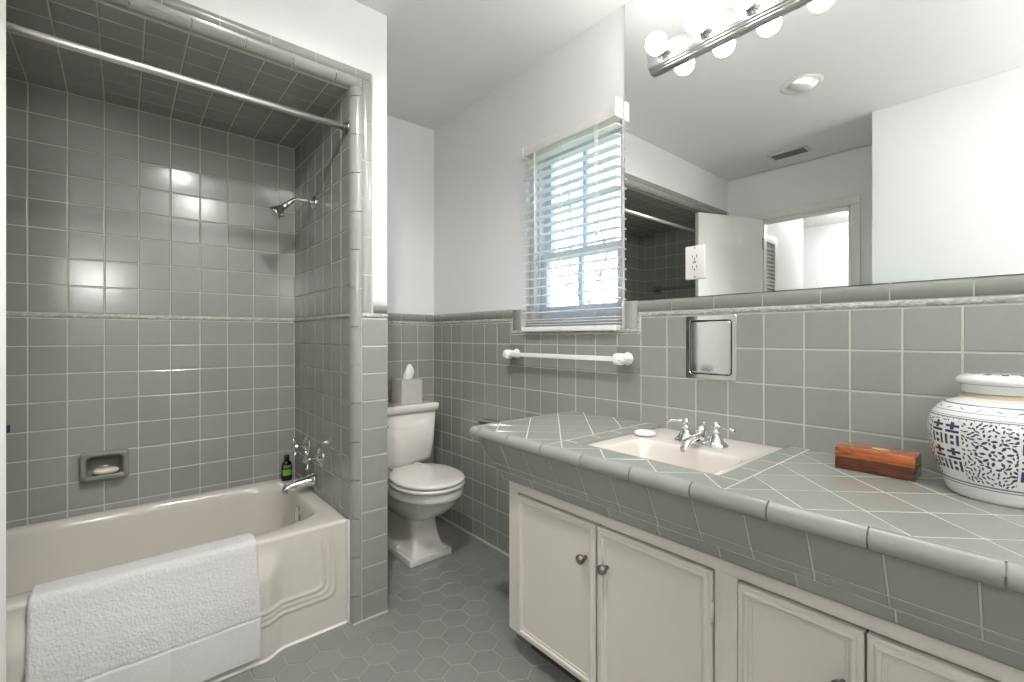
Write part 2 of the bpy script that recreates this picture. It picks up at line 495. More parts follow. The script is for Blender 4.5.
fr3 = frame('+x', XW)
plane(bm, fr3, (YH+.006, ZK-.01, YB+EX, ZC+EX), (), 0, -.0)
grout_bed(bm, fr3, (YH, -EX, YB+EX, ZK)); grid_tiles(bm, fr3, (YH, 0, YB, Z0), YH, Z0)
box(bm, XE+.0135, YH+.0135, 0, XW-.01, YB, 2.12, 1)
obj('wall_partition', bm, WM, kind='structure')

bm = NB(); fr = frame('-y', YH)
plane(bm, fr, (XL-EX, 2.15, .762, ZC+EX), (), 0, -.008)
box(bm, XA-EX, YH+.013, ZA+.019, XE+.05, YB+EX, ZC-.01, 1); box(bm, XA-EX, YH+.025, ZA+.009, XE+.02, YB+EX, ZA+.03, 1)
grout_bed(bm, fr, (XL, 2.125, .764, 2.166))
hp = [(.036, -0.0)]+[(.034*(1-math.sin(a)), .034*(1-math.cos(a))) for a in [PI/2*i/8 for i in range(9)]][::-1]
prof = [(.034*(1-math.cos(a)), .034*(1-math.sin(a))) for a in [PI/2*i/8 for i in range(9)]]     # (back y, up z)
strip(bm, V3(XA, YH, ZA+.006), X, Z, Y, XE+.03-XA, [(p[1], p[0]) for p in prof][::-1], .1505, -.04, .003, 2)
strip(bm, V3(XA, YH, ZA+.042), X, Z, -Y, .764-XA-.006, [(0, -.003), (0, 0), (.028, 0), (.033, -.001), (.037, -.005), (.038, -.012)], .1505, -.115)
obj('wall_header', bm, WM, kind='structure')

bm = NB(); fr = frame('-z', ZA)
grout_bed(bm, fr, (XA-EX, -YB-EX, XE+EX, -YH-.024))
grid_tiles(bm, fr, (XA, -YB, XE, -YH-.036), -.2723, -1.762)
obj('ceiling_alcove', bm, WM, kind='structure')

bm = NB(); fr = frame('+x', XA)
grout_bed(bm, fr, (YH-.01, .0, YB+EX, ZA+EX)); grid_tiles(bm, fr, (YH, .395, YB, Z0), YB, Z0)
acc_run(bm, fr, YH, YB); grid_tiles(bm, fr, (YH, Z1, YB, ZA), YB, Z1)
obj('wall_alcove', bm, WM, kind='structure')

# ---- left wall with doorway, closet wall, wall behind the camera
DY0, DY1, DZ = .905, 1.505, 2.045
bm = NB()
plane(bm, frame('+x', XL), (YC-EX, -EX, YH+.03, ZC+EX), [(DY0, 0, DY1, DZ)], 0)
for y in (DY0, DY1):
    box(bm, XL-.11, y-(.0 if y == DY0 else -.0)-.0, 0, XL, y+.001, DZ)
box(bm, XL-.11, DY0, DZ, XL, DY1, DZ+.001)
plane(bm, frame('-x', XL-.11), (-4.5, 0, .5, ZC), [(-DY1, 0, -DY0, DZ)], 0)
obj('wall_left', bm, WM, kind='structure')
bm = NB(); box(bm, XC-.6, YF-.1, 0, XC, YC, ZC)
obj('wall_closet', bm, WM, kind='structure')
bm = NB(); plane(bm, frame('+y', YF), (-XP-.05, -EX, -XC+EX, ZC+EX), (), 0)
obj('wall_front', bm, WM, kind='structure')
bm = NB()
plane(bm, frame('-z', ZC), (XL-.3, -YB-.1, XP+.1, -YF+.1), [], 0)
obj('ceiling', bm, ['ceil'], kind='structure')

# ---- floor: hexagon tiles
bm = NB()
plane(bm, frame('+z', 0), (XL-EX, YF-EX, XP+EX, YB+EX), (), 0, -.002)
hr = .110/math.sqrt(3); fx = frame('+z', 0)
ang = 0.0
hp_ = .105; hr = hp_/math.sqrt(3)
for j in range(-26, 14):
    for i in range(-20, 8):
        cx = .9588+i*hp_+(hp_/2 if j % 2 else 0); cy = 1.444+j*hr*1.5
        p = [(cx+hr*math.cos(PI/6+PI/3*k), cy+hr*math.sin(PI/6+PI/3*k)) for k in range(6)]
        p = cliprect(p, (XL, YF, XP-.01, YB))
        if p: tile(bm, p, fx, 1, .0016, .0015, .002)
obj('floor', bm, ['hgrout', 'hex'], kind='structure')
# ---- grout cove line along walls
bm = NB()
box(bm, XR-.008, 1.29, 0, XR-.0002, YB-.001, .012, 0, .003)
box(bm, XW, YB-.008, 0, XR, YB-.0002, .012, 0, .003)
box(bm, XE+.002, YH-.006, 0, XW, YH-.0002, .008, 0, .002)
obj('trim_1', bm, ['grout'], kind='structure')
# ---- door casing on the left wall
bm = NB()
CW = .058
def casing(y0, y1, z0, z1, bev=.004):
    box(bm, XL+.0002, y0, z0, XL+.018, y1, z1, 0, bev)
casing(DY0-CW, DY0-.002, 0, DZ+.001); casing(DY1+.002, DY1+CW, 0, DZ+.001); casing(DY0-CW, DY1+CW, DZ+.002, DZ+CW)
for y in (DY0-.012, DY1+.003): box(bm, XL+.017, y, 0, XL+.022, y+.008, DZ, 0, .002)
box(bm, XL-.11, DY0, 0, XL+.001, DY0+.012, DZ, 0); box(bm, XL-.11, DY1-.012, 0, XL-.05, DY1, DZ, 0)
box(bm, XL-.11, DY0, DZ-.012, XL+.001, DY1, DZ, 0)
obj('trim_2', bm, ['trim'], kind='structure')
# ---- the open door
hx, hy = XL+.03, DY1-.07
hx, hy = -.79, 1.447
ex, ey = -.2165, 1.672
dl = math.hypot(ex-hx, ey-hy); da = math.atan2(ey-hy, ex-hx)
door = bpy.data.objects.new('door_1', None); COL.objects.link(door)
door.location = (hx, hy, 0); door['kind'] = 'structure'; WORLD[door.name] = V3(hx, hy, 0)
R4 = Matrix.Translation((hx, hy, 0)) @ Matrix.Rotation(da, 4, 'Z')
bm = NB(); box(bm, 0, 0, .012, dl, .035, 2.035, 0, .002, R4); part('door_slab', bm, 'trim', door)
bm = NB()
box(bm, dl-.001, .006, .86, dl+.002, .029, .92, 0, .0006, R4); box(bm, dl, .011, .88, dl+.010, .024, .90, 0, .002, R4)
part('door_latch', bm, 'latch', door, 'dark metal latch')
bm = NB()
t = bmesh.new(); nb = NB(); lathe(nb, [(.028, 0), (.028, .004), (.012, .008), (.011, .03), (.02, .036), (.027, .046), (.026, .058), (.015, .066), (0, .068)], (dl-.062, 0, .89), '-y', 24)
merge(bm, nb, 0, True, R4); part('door_knob', bm, 'chrome', door)
bm = NB()
for z in (.25, 1.8):
    tube(bm, [(hx, hy, z), (hx, hy, z+.09)], .006, 10); 
    box(bm, hx-.07, hy-.001, z, hx, hy+.001, z+.09, 0, 0)
part('door_hinge', bm, 'nickel', door)

# ---- room beyond the doorway
bm = NB()
x0, x1, y0, y1 = -3.3, XL-.11, -.4, 4.3
plane(bm, frame('+x', x0), (y0, 0, y1, ZC), (), 0); plane(bm, frame('-y', y1), (x0, 0, x1, ZC), (), 0)
plane(bm, frame('+y', y0), (-x1, 0, -x0, ZC), (), 0)
box(bm, -2.25, 1.62, 0, -2.15, 4.3, ZC)
obj('wall_hall', bm, WM, kind='structure')
bm = NB(); plane(bm, frame('+z', 0), (x0, y0, x1+.12, y1)); obj('floor_hall', bm, 'carpet', kind='structure')
bm = NB(); plane(bm, frame('-z', ZC), (x0, -y1, x1+.12, -y0)); obj('ceiling_hall', bm, 'ceil', kind='structure')

# ================================================================== WINDOW
win = bpy.data.objects.new('window_1', None); COL.objects.link(win); win.location = (XP, 1.376, WZ0)
win['kind'] = 'structure'; WORLD[win.name] = V3(XP, 1.376, WZ0)
bm = NB(); XO = XP+.14
# reveal
box(bm, XP-.008+.0, WY0-.001, WZ0, XO, WY0, WZ1); box(bm, XP-.008, WY1, WZ0, XO, WY1+.001, WZ1)
box(bm, XP-.008, WY0, WZ1, XO, WY1, WZ1+.001); box(bm, XP-.008, WY0, WZ0-.001, XO, WY1, WZ0)
part('window_reveal', bm, 'trim', win)
bm = NB()
for (a, b) in ((WY0, WY0+.03), (WY1-.03, WY1)):
    box(bm, XP+.02, a, WZ0, XP+.13, b, WZ1, 0, .002)
    box(bm, XP+.045, a-.012 if a > 1.3 else a, WZ0, XP+.058, b if a > 1.3 else b+.012, WZ1, 0, .002)
box(bm, XP+.02, WY0, WZ1-.022, XP+.13, WY1, WZ1, 0, .002)
part('window_frame', bm, 'trim', win)
bm = NB(); box(bm, XP-.003, WY0+.001, WZ0-.004, XP+.13, WY1-.001, WZ0+.010, 0, .002)
part('window_sill', bm, 'trim', win)
def sash(y0, y1, z0, z1, x, rows, st=.034, bot=.05, top=.034):
    f = NB(); d = .03
    box(f, x, y0, z0, x+d, y0+st, z1, 0, .003); box(f, x, y1-st, z0, x+d, y1, z1, 0, .003)
    box(f, x, y0+st, z0, x+d, y1-st, z0+bot, 0, .003); box(f, x, y0+st, z1-top, x+d, y1-st, z1, 0, .003)
    yc = (y0+y1)/2
    box(f, x+.004, yc-.011, z0+bot, x+d-.004, yc+.011, z1-top, 0, .004)
    gh = (z1-top)-(z0+bot)
    for k in range(1, rows):
        zz = z0+bot+gh*k/rows
        box(f, x+.005, y0+st, zz-.010, x+d-.005, y1-st, zz+.010, 0, .004)
    s = part('window_sash', f, 'sash', win)
    g = NB(); box(g, x+.014, y0+st-.002, z0+bot-.002, x+.017, y1-st+.002, z1-top+.002)
    part('window_pane', g, 'glass', s)
sash(WY0+.03, WY1-.03, 1.490, WZ1-.01, XP+.092, 2, bot=.034, st=.045)
sash(WY0+.03, WY1-.03, WZ0+.010, 1.522, XP+.060, 1, bot=.10, st=.045)
# ---- blind
BX = 1.492
BY0, BY1 = 1.096, 1.652
bl = thing('window_blind', 'white horizontal slat blind lowered over the window beside the mirror', 'window blind', (BX, 1.374, 1.143))
bm = NB(); box(bm, BX-.024, BY0, 1.982, BX+.024, BY1, 2.022, 0, .003)
part('headrail', bm, 'white', bl)
for y, zz in ((BY0-.004, 2.055), (BY1-.016, 2.026)):
    bm = NB()
    box(bm, BX-.030, y, 1.98, XP-.001, y+.020, zz, 0, .003)
    part('mounting_bracket', bm, 'white', bl)
zt = 1.272; SL = []
zs = [zt+.0403*k for k in range(18)]
low = [1.176, 1.188, 1.200, 1.234]
for i, z in enumerate(low+zs):
    bm = NB(); R = []
    tl = math.radians(4)
    for y in (BY0+.004, BY1-.004):
        ring = []
        for k in range(7):
            a = (k/6-.5)*.050; h = .0022*(1-(2*k/6-1)**2)
            ring.append((BX+a, y, z+h+a*math.sin(tl)*(1 if i > 3 else .0)))
        ring += [(p[0], p[1], p[2]-.0026) for p in ring[::-1]]
        R.append(ring)
    rings(bm, R, 0, False, True, True, True)
    part('slat', bm, 'slat', bl)
bm = NB(); box(bm, BX-.027, BY0+.002, 1.144, BX+.009, BY1-.002, 1.166, 0, .004)
part('bottom_rail', bm, 'white', bl)
for y in (BY0+.10, BY0+.295, BY1-.10):
    bm = NB()
    for x in (BX-.027, BX+.027):
        tube(bm, [(x, y-.006, 1.15), (x, y-.006, 1.99)], .0009, 6); tube(bm, [(x, y+.006, 1.15), (x, y+.006, 1.99)], .0009, 6)
    part('ladder_cord', bm, 'cord', bl)
bm = NB()
for y in (BY0+.085, BY0+.098):
    tube(bm, [(BX-.031, y, 2.0), (BX-.031, y, 1.56)], .0010, 6)
    lathe(bm, [(0, .03), (.003, .028), (.006, .004), (.005, 0), (0, 0)], (BX-.031, y, 1.532), 'z', 10)
part('pull_cord', bm, 'cord', bl)
bm = NB()
tube(bm, [(BX-.033, BY1-.10, 1.99), (BX-.033, BY1-.10, 1.45)], .0035, 8)
part('tilt_wand', bm, 'cord', bl)

# ---- outside: lawn and a bare tree
bm = NB(); plane(bm, frame('+z', -.4), (XO+.2, -30, 60, 40)); obj('ground', bm, 'lawn', kind='structure')
tr = thing('bare_tree', 'bare branching tree outside, seen through the blind', 'tree', (8.5, 6.5, -.4))
rng = random.Random(11)
def grow(bm, p, d, L, r, dep):
    pts = [p]; q = p.copy(); dd = d.copy(); n = 5; tp = [r]
    for i in range(n):
        dd = (dd+Vector((rng.uniform(-.16, .16), rng.uniform(-.2, .2), rng.uniform(-.1, .16)))).normalized()
        q = q+dd*L/n; pts.append(q.copy()); tp.append(r*(1-.45*(i+1)/n))
        if dep and i >= 1:
            sd = (dd+Vector((rng.uniform(-.4, .4), rng.choice((-1, 1))*rng.uniform(.5, 1.1), rng.uniform(-.2, .6)))).normalized()
            grow(bm, q.copy(), sd, L*.62, tp[-1]*.6, dep-1)
    tube(bm, pts, r, 6, taper=tp)
bm = NB(); tube(bm, [(8.5, 6.5, -.4), (8.45, 6.5, .6), (8.5, 6.55, 1.5)], .16, 10, taper=[.19, .15, .13]); part('trunk', bm, 'bark', tr)
bm = NB()
for d in ((-.2, .7, .7), (.1, -.8, .6), (0, .1, 1), (-.4, .4, .8), (.0, -.3, .9)):
    grow(bm, V3(8.5, 6.55, 1.3), Vector(d).normalized(), 3.0, .085, 2)
part('branches', bm, 'bark', tr)

# ================================================================== MIRROR, LAMPS, OUTLET
MY0, MY1, MX = YF+.004, 1.083, 1.505
bm = NB()
box(bm, MX, MY0, ZK+.0015, XP-.0005, MY1, ZC-.003, 0)
for f in bm.faces: f.material_index = 0 if abs(f.calc_center_median().x-MX) < 1e-4 else 1
obj('wall_mirror', bm, ['mirror', 'edge'], label='large frameless wall mirror above the tiled vanity backsplash', cat='mirror', loc=(MX, .23, ZK))
# vanity light
vb = thing('vanity_light', 'chrome vanity light bar with round glowing globe bulbs, mounted on the mirror', 'light fixture', (MX, .517, 2.10))
y1b, y0b = .957, .077
bm = NB()
pr_ = [(0, .048), (-.014, .048), (-.017, .0455), (-.017, .043), (-.021, .042), (-.0245, .039), (-.0245, .0365), (-.029, .0355), (-.0315, .0325), (-.0315, .030), (-.0355, .028)]
pr = [(a, -b) for a, b in pr_]+pr_[::-1]
R = [[(MX-.0006+a, y, 2.136+b) for a, b in pr] for y in (y0b, y1b)]
rings(bm, R, 0, False, True, True, True); part('light_bar', bm, 'satin', vb)
for k in range(6):
    y = .884-.147*k
    bm = NB(); lathe(bm, [(.030, 0), (.030, .004), (.022, .008), (.020, .022), (.0, .022)], (MX-.0358, y, 2.136), '-x', 24)
    so = part('bulb_socket', bm, 'chrome', vb)
    bm = NB()
    lathe(bm, [(.013, 0), (.014, .006)]+[(.036*math.sin(a), .042-.036*math.cos(a)) for a in [.42+(PI-.42)*i/12 for i in range(12)]]+[(0, .078)], (MX-.052, y, 2.136), '-x', 24)
    part('globe_bulb', bm, 'bulb', vb)
# outlet on the mirror
ou = thing('wall_outlet', 'white double power outlet plate set into the mirror', 'power outlet', (MX, .790, 1.375))
bm = NB(); box(bm, MX-.0065, .755, 1.3175, MX-.0003, .825, 1.4325, 0, .003); part('cover_plate', bm, 'white', ou)
bm = NB(); box(bm, MX-.009, .773, 1.342, MX-.006, .807, 1.408, 0, .0015); pl = part('receptacle', bm, 'white', ou)
bm = NB()
for z in (1.357, 1.393):
    box(bm, MX-.0093, .781, z-.002, MX-.0089, .783, z+.008); box(bm, MX-.0093, .796, z-.002, MX-.0089, .798, z+.006)
    lathe(bm, [(.0025, 0), (.0025, .0004)], (MX-.0089, .790, z-.007), '-x', 10)
box(bm, MX-.0095, .784, 1.3725, MX-.009, .796, 1.3745); box(bm, MX-.0095, .784, 1.3765, MX-.009, .796, 1.3785)
part('socket_slot', bm, 'slot', pl)
for z in (1.325, 1.425):
    bm = NB(); lathe(bm, [(.003, 0), (.003, .0008), (0, .001)], (MX-.0065, .79, z), '-x', 10); part('screw', bm, 'nickel', ou)
# recessed ceiling lamp
rl = thing('recessed_ceiling_light', 'round recessed ceiling light with tilted eyeball, seen in the mirror', 'ceiling light', (.325, .835, ZC))
bm = NB(); lathe(bm, [(.062, .0), (.064, .006), (.080, .008), (.096, .005), (.097, .0005), (.062, .0005)], (.325, .835, ZC), '-z', 40); part('trim_ring', bm, 'trim', rl)
nb = NB()
lathe(nb, [(.058*math.sin(a), -.058*math.cos(a)) for a in [PI*.5*i/10+.001 for i in range(9)]][::-1]+[(0.0, -.058)], (0, 0, 0), 'z', 32)
bm = NB(); lathe(bm, [(.061, .0), (.061, -.004), (0.0, -.004)], (.325, .835, ZC), '-z', 32); part('lamp_well', bm, 'gap', rl)
bm = NB(); merge(bm, nb, 0, True, Matrix.Translation((.325, .835, ZC-.0)) @ Matrix.Rotation(math.radians(18), 4, 'X') @ Matrix.Scale(.62, 4, (0, 0, 1)))
part('eyeball', bm, 'trim', rl)
bm = NB(); lathe(bm, [(.045, .002), (.03, .006), (0, .007)], (.325, .835, ZC), '-z', 24); part('lamp_lens', bm, 'downlamp', rl)
ld = bpy.data.lights.new('eyeball_lamp', 'SPOT'); ld.energy = EYE_E; ld.spot_size = math.radians(104); ld.spot_blend = .9
ld.shadow_soft_size = .035; ld.color = (1, .985, .97)
lo = bpy.data.objects.new('eyeball_lamp', ld); COL.objects.link(lo); lo.location = (.325, .845, ZC-.05)
lo.rotation_euler = V3(.36, 1.15, -1.9).to_track_quat('-Z', 'Y').to_euler()
# ceiling vent
cv = thing('ceiling_vent', 'small slotted rectangular vent grille on the ceiling, seen in the mirror', 'vent', (-.617, 1.205, ZC))
bm = NB()
for a in ((-.08, -.125, -.065, .125), (.065, -.125, .08, .125), (-.08, -.125, .08, -.105), (-.08, .105, .08, .125)):
    box(bm, -.617+a[0]*.75, 1.205+a[1], ZC-.007, -.617+a[2]*.75, 1.205+a[3], ZC-.0003, 0, .001)
part('frame', bm, 'trim', cv)
for k in range(6):
    bm = NB(); x = -.617-.04+k*.016
    box(bm, -.001, -.105, -.007, .001, .105, .007, 0, 0, Matrix.Translation((x, 1.205, ZC-.005)) @ Matrix.Rotation(.7, 4, 'Y')); part('louvre', bm, 'ventm', cv)
bm = NB(); box(bm, -.617-.05, 1.10, ZC-.0012, -.617+.05, 1.31, ZC-.0004); part('duct', bm, 'gap', cv)
# unseen lamps added to brighten hall and bathroom, louvred door
for (lx, ly, mt_, lab) in ((-2.7, 1.2, 'roomlamp', 'round white ceiling light in the room beyond the door'), (.55, -.22, 'dome', 'round opal ceiling light over the near end of the bathroom')):
    hl = thing('flush_ceiling_light', lab, 'ceiling light', (lx, ly, ZC))
    bm = NB(); lathe(bm, [(.15, 0), (.15, .03), (.14, .03)], (lx, ly, ZC-.0003), '-z', 32); part('base', bm, 'trim', hl)
    bm = NB(); lathe(bm, [(.135, .03), (.12, .06), (.08, .085), (0, .095)], (lx, ly, ZC), '-z', 32); part('shade', bm, mt_, hl)
sc = thing('wall_sconce', 'round opal wall light behind the camera', 'wall light', (-.16, YF, 1.62))
bm = NB(); lathe(bm, [(.07, -.0005), (.07, -.018), (.06, -.022)], (-.16, YF, 1.62), '-y', 32); part('base', bm, 'trim', sc)
bm = NB(); lathe(bm, [(.125*math.cos(a)**.8, -.022-.10*math.sin(a)) for a in [PI/2*i/10 for i in range(10)]]+[(0, -.122)], (-.16, YF, 1.62), '-y', 36); part('shade', bm, 'sconce', sc)
lv = thing('louvred_door', 'white louvred closet door beyond the doorway, seen in the mirror', 'door', (-1.95, 1.60, 0))
LX0, LX1, LY = -2.13, -1.72, 1.60
LX0, LX1, LY = -1.47, -1.12, 1.618
bm = NB(); t0 = LY-.034
for (a, b, c, d) in ((LX0, 0, LX0+.05, 2.0), (LX1-.05, 0, LX1, 2.0), (LX0+.05, 0, LX1-.05, .2), (LX0+.05, 1.93, LX1-.05, 2.0), (LX0+.05, 1.0, LX1-.05, 1.08)):
    box(bm, a, t0, b+.01, c, LY, d, 0, .002)
part('frame', bm, 'trim', lv)
z = .23
while z < 1.92:
    if not (.98 < z < 1.10):
        bm = NB(); box(bm, LX0+.051, -.018, -.003, LX1-.051, .018, .003, 0, 0, Matrix.Translation((0, LY-.017, z)) @ Matrix.Rotation(.75, 4, 'X')); part('louvre', bm, 'trim', lv)
    z += .034
# the closet wall it hangs on
bm = NB(); box(bm, -2.15, 1.62, 0, XL-.112, 1.70, ZC); obj('wall_closet_front', bm, 'paint', kind='structure')

# ================================================================== TUB
def srect(cx, cy, a, b, n, z, N=64):
    out = []
    for k in range(N):
        t = 2*PI*(k+.5)/N; c, s = math.cos(t), math.sin(t)
        out.append(V3(cx+a*math.copysign(abs(c)**(2/n), c), cy+b*math.copysign(abs(s)**(2/n), s), z))
    return out
tub = thing('bathtub', 'white enamel bathtub built into the tiled alcove', 'bathtub', (-.08, 2.14, 0))
bm = NB(); ZR = .405
tx0, tx1, ty0, ty1 = XA+.001, XE-.0006, 1.787, YB-.001
cx, cy = (tx0+tx1)/2, (ty0+ty1)/2
ha, hb = (tx1-tx0)/2, (ty1-ty0)/2
ix0, ix1, iy0, iy1 = XA+.10, XE-.060, 1.872, YB-.045
icx, icy, ia, ib = (ix0+ix1)/2, (iy0+iy1)/2, (ix1-ix0)/2, (iy1-iy0)/2
N = 128
rs = [srect(cx, cy, ha, hb, 60, ZR-.012, N), srect(cx, cy, ha-.0012, hb-.0012, 50, ZR-.006, N), srect(cx, cy, ha-.005, hb-.005, 40, ZR-.0015, N), srect(cx, cy, ha-.012, hb-.012, 30, ZR, N),
      srect(icx, icy, ia+.004, ib+.004, 7, ZR-.001, N), srect(icx, icy, ia-.004, ib-.004, 6.5, ZR-.005, N), srect(icx, icy, ia-.010, ib-.010, 6, ZR-.015, N), srect(icx, icy, ia-.014, ib-.013, 6, ZR-.035, N),
      srect(icx+.01, icy, ia-.028, ib-.025, 5.5, .30, N), srect(icx+.02, icy, ia-.055, ib-.045, 5, .18, N),
      srect(icx+.025, icy, ia-.075, ib-.065, 4.5, .12, N), srect(icx+.03, icy, ia-.11, ib-.10, 4, .09, N), srect(icx+.03, icy, ia-.2, ib-.17, 3, .08, N), srect(icx+.03, icy, .1, .03, 2, .076, N)]
rings(bm, rs, 0, True, True, False, True)
# apron height field
def sm(e0, e1, x):
    t = max(0, min(1, (x-e0)/(e1-e0))); return t*t*(3-2*t)
def apy(x, z):
    s = 1-sm(.375, .45, x)
    s *= sm(-.80, -.70, x) if x < -.5 else 1
    y = 1.787-.034*s*(1-sm(.27, .385, z))
    g = 0
    for d in (0, .019, .038):
        px, pz = .584+d, .165-d*1.0
        r = .03
        dx, dz = x-(px-r), (pz+r)-z
        dist = math.hypot(max(dx, 0), max(dz, 0)) - r if (dx > 0 and dz > 0) else (dx-r if dx > dz else dz-r)
        g += .0065*math.exp(-(dist/.0055)**2)*(1-sm(.33, .37, z))
    e = sm(.667, .678, x)*.006
    y += -g + e
    y += .008*(1-sm(0, .01, z))*0
    y += .010*sm(.385, .393, z)*0
    return y
nx, nz = 300, 64
G = []
for j in range(nz+1):
    z = (ZR-.012)*j/nz
    G.append([bm.verts.new((tx0+(tx1-tx0)*i/nx, apy(tx0+(tx1-tx0)*i/nx, z), z+.0005)) for i in range(nx+1)])
for j in range(nz):
    for i in range(nx): face(bm, [G[j][i], G[j][i+1], G[j+1][i+1], G[j+1][i]], 0, True)
bmesh.ops.remove_doubles(bm, verts=bm.verts, dist=.0004)
part('tub_body', bm, 'tub', tub, recalc=False)
bm = NB()
for i in range(nx):
    xa, xb = tx0+(tx1-tx0)*i/nx, tx0+(tx1-tx0)*(i+1)/nx
    ya, yb = apy(xa, 0), apy(xb, 0)
    v = [bm.verts.new(p) for p in ((xa, ya-.006, .001), (xb, yb-.006, .001), (xb, yb+.001, .009), (xa, ya+.001, .009))]
    face(bm, v, 0, True)
box(bm, XE-.006, 1.7775, 0, XE+.001, 1.795, ZR-.004, 0, .002)
part('caulk_line', bm, 'trim', tub)
bm = NB(); lathe(bm, [(.036, 0), (.037, .003), (.030, .007), (.010, .010), (0, .0105)], (0, 0, 0), '-x', 32)
oc = part('overflow_plate', bm, 'chrome', tub, 'chrome overflow plate'); oc.location = (XE-.098+.08-tub.location.x*0, 0, 0)
oc.location = Vector((.602, 2.185, .325))-Vector(tub.location)
for v in oc.data.vertices: v.co += Vector(tub.location)
oc.rotation_euler = (0, math.radians(8), 0)
# ---- tap valves, spout, shower head, rod
def on_end(y, z): return V3(XE, y, z)
for (y, z, lab) in ((2.305, .600, 'chrome tub valve handle nearest the alcove corner'), (2.116, .578, 'chrome tub valve handle nearest the room')):
    th = thing('tub_valve', lab, 'tap', (XE, y, z), 'tub valves above the spout')
    bm = NB(); lathe(bm, [(.044, 0.0005), (.045, .004), (.034, .012), (.016, .016), (.013, .022), (0, .022)], (XE, y, z), '-x', 32); part('escutcheon', bm, 'chrome', th)
    bm = NB(); lathe(bm, [(.009, .02), (.009, .048), (.014, .050), (.016, .058), (.014, .068), (.008, .072), (0, .073)], (XE, y, z), '-x', 24); part('stem', bm, 'chrome', th)
    bm = NB()
    for a in (PI/4, 3*PI/4, 5*PI/4, 7*PI/4):
        c, s = math.cos(a+.5), math.sin(a+.5)
        tube(bm, [(XE-.060, y+c*.008, z+s*.008), (XE-.060, y+c*.026, z+s*.026), (XE-.061, y+c*.037, z+s*.037), (XE-.061, y+c*.043, z+s*.043)], .005, 10, taper=[.0055, .0055, .0095, .005])
    part('cross_handle', bm, 'chrome', th)
sp = thing('tub_spout', 'chrome tub spout on the end wall of the alcove', 'tap', (XE, 2.203, .458))
bm = NB()
rs = []
for (x, zc, hy_, hz) in ((0.0005, 0, .031, .030), (.012, 0, .031, .030), (.016, 0, .026, .026), (.04, -.002, .024, .022), (.08, -.006, .021, .017), (.105, -.010, .019, .015), (.125, -.017, .018, .017), (.136, -.026, .016, .016), (.141, -.034, .012, .010)):
    rs.append([V3(XE-x, 2.203+hy_*math.cos(2*PI*k/24), .462+zc+hz*math.sin(2*PI*k/24)) for k in range(24)])
rings(bm, rs, 0, True, True, True, True); part('spout_body', bm, 'chrome', sp)
bm = NB(); lathe(bm, [(.014, 0), (.0145, .014), (.011, .014), (.011, .004)], (XE-.128, 2.203, .436), '-z', 20); part('spout_outlet', bm, 'chrome', sp)
sh = thing('wall_shower', 'chrome shower head on a bent arm high on the end wall', 'shower head', (XE, 2.2, 1.737))
bm = NB(); lathe(bm, [(.029, .0005), (.030, .004), (.024, .011), (.012, .014), (0, .014)], (XE, 2.2, 1.737), '-x', 28); part('flange', bm, 'chrome', sh)
bm = NB()
A = [(XE-.005, 2.2, 1.737), (XE-.04, 2.2, 1.740), (XE-.07, 2.2, 1.739), (XE-.09, 2.2, 1.733), (XE-.105, 2.2, 1.722), (XE-.125, 2.2, 1.702)]
tube(bm, A, .0105, 14); part('shower_arm', bm, 'chrome', sh)
d = V3(-.74, 0, -.67).normalized(); p0 = V3(XE-.118, 2.2, 1.709)
rt = Matrix.Translation(p0) @ d.to_track_quat('Z', 'Y').to_matrix().to_4x4()
nb = NB(); lathe(nb, [(.0, 0), (.011, 0), (.013, .008), (.013, .018), (.010, .022), (.012, .026), (.016, .034), (.026, .060), (.030, .068), (.030, .074), (.026, .076), (0, .074)], (0, 0, 0), 'z', 28)
bm = NB(); merge(bm, nb, 0, True, rt); hd = part('spray_head', bm, 'chrome', sh)
bm = NB(); q = p0+d*.045+V3(.010, -.006, -.024)
lathe(bm, [(0, 0), (.007, 0), (.008, .004), (.007, .016), (.004, .018), (0, .018)], (q.x, q.y, q.z-.006), 'z', 14); part('spray_lever', bm, 'nickel', hd)
ro = thing('shower_rod', 'straight satin metal shower curtain rod across the top of the alcove', 'curtain rod', (-.08, 1.80, 1.945))
bm = NB(); tube(bm, [(XA+.001, 1.80, 1.945), (XE-.001, 1.80, 1.945)], .0125, 20); part('rod', bm, 'steel', ro)
for x, ax in ((XE-.0005, '-x'), (XA+.0005, 'x')):
    bm = NB(); lathe(bm, [(.026, 0), (.027, .003), (.020, .008), (.014, .012), (.014, .022), (.0126, .022)], (x, 1.80, 1.945), ax, 24); part('rod_flange', bm, 'nickel', ro)
# grab/towel bar on the alcove left wall (ceramic)
gbx = thing('ceramic_towel_bar', 'grey ceramic towel bar on the dark tiled alcove wall, seen in the mirror', 'towel bar', (XA, 2.15, 1.56))
bm = NB(); tube(bm, [(XA+.055, 2.40, 1.56), (XA+.055, 1.85, 1.56)], .011, 14); part('bar', bm, 'ceramic', gbx)
for y in (2.40, 1.85):
    bm = NB(); box(bm, XA+.0005, y-.035, 1.525, XA+.014, y+.035, 1.595, 0, .005); box(bm, XA+.01, y-.018, 1.542, XA+.072, y+.018, 1.578, 0, .008); part('bar_post', bm, 'ceramic', gbx)
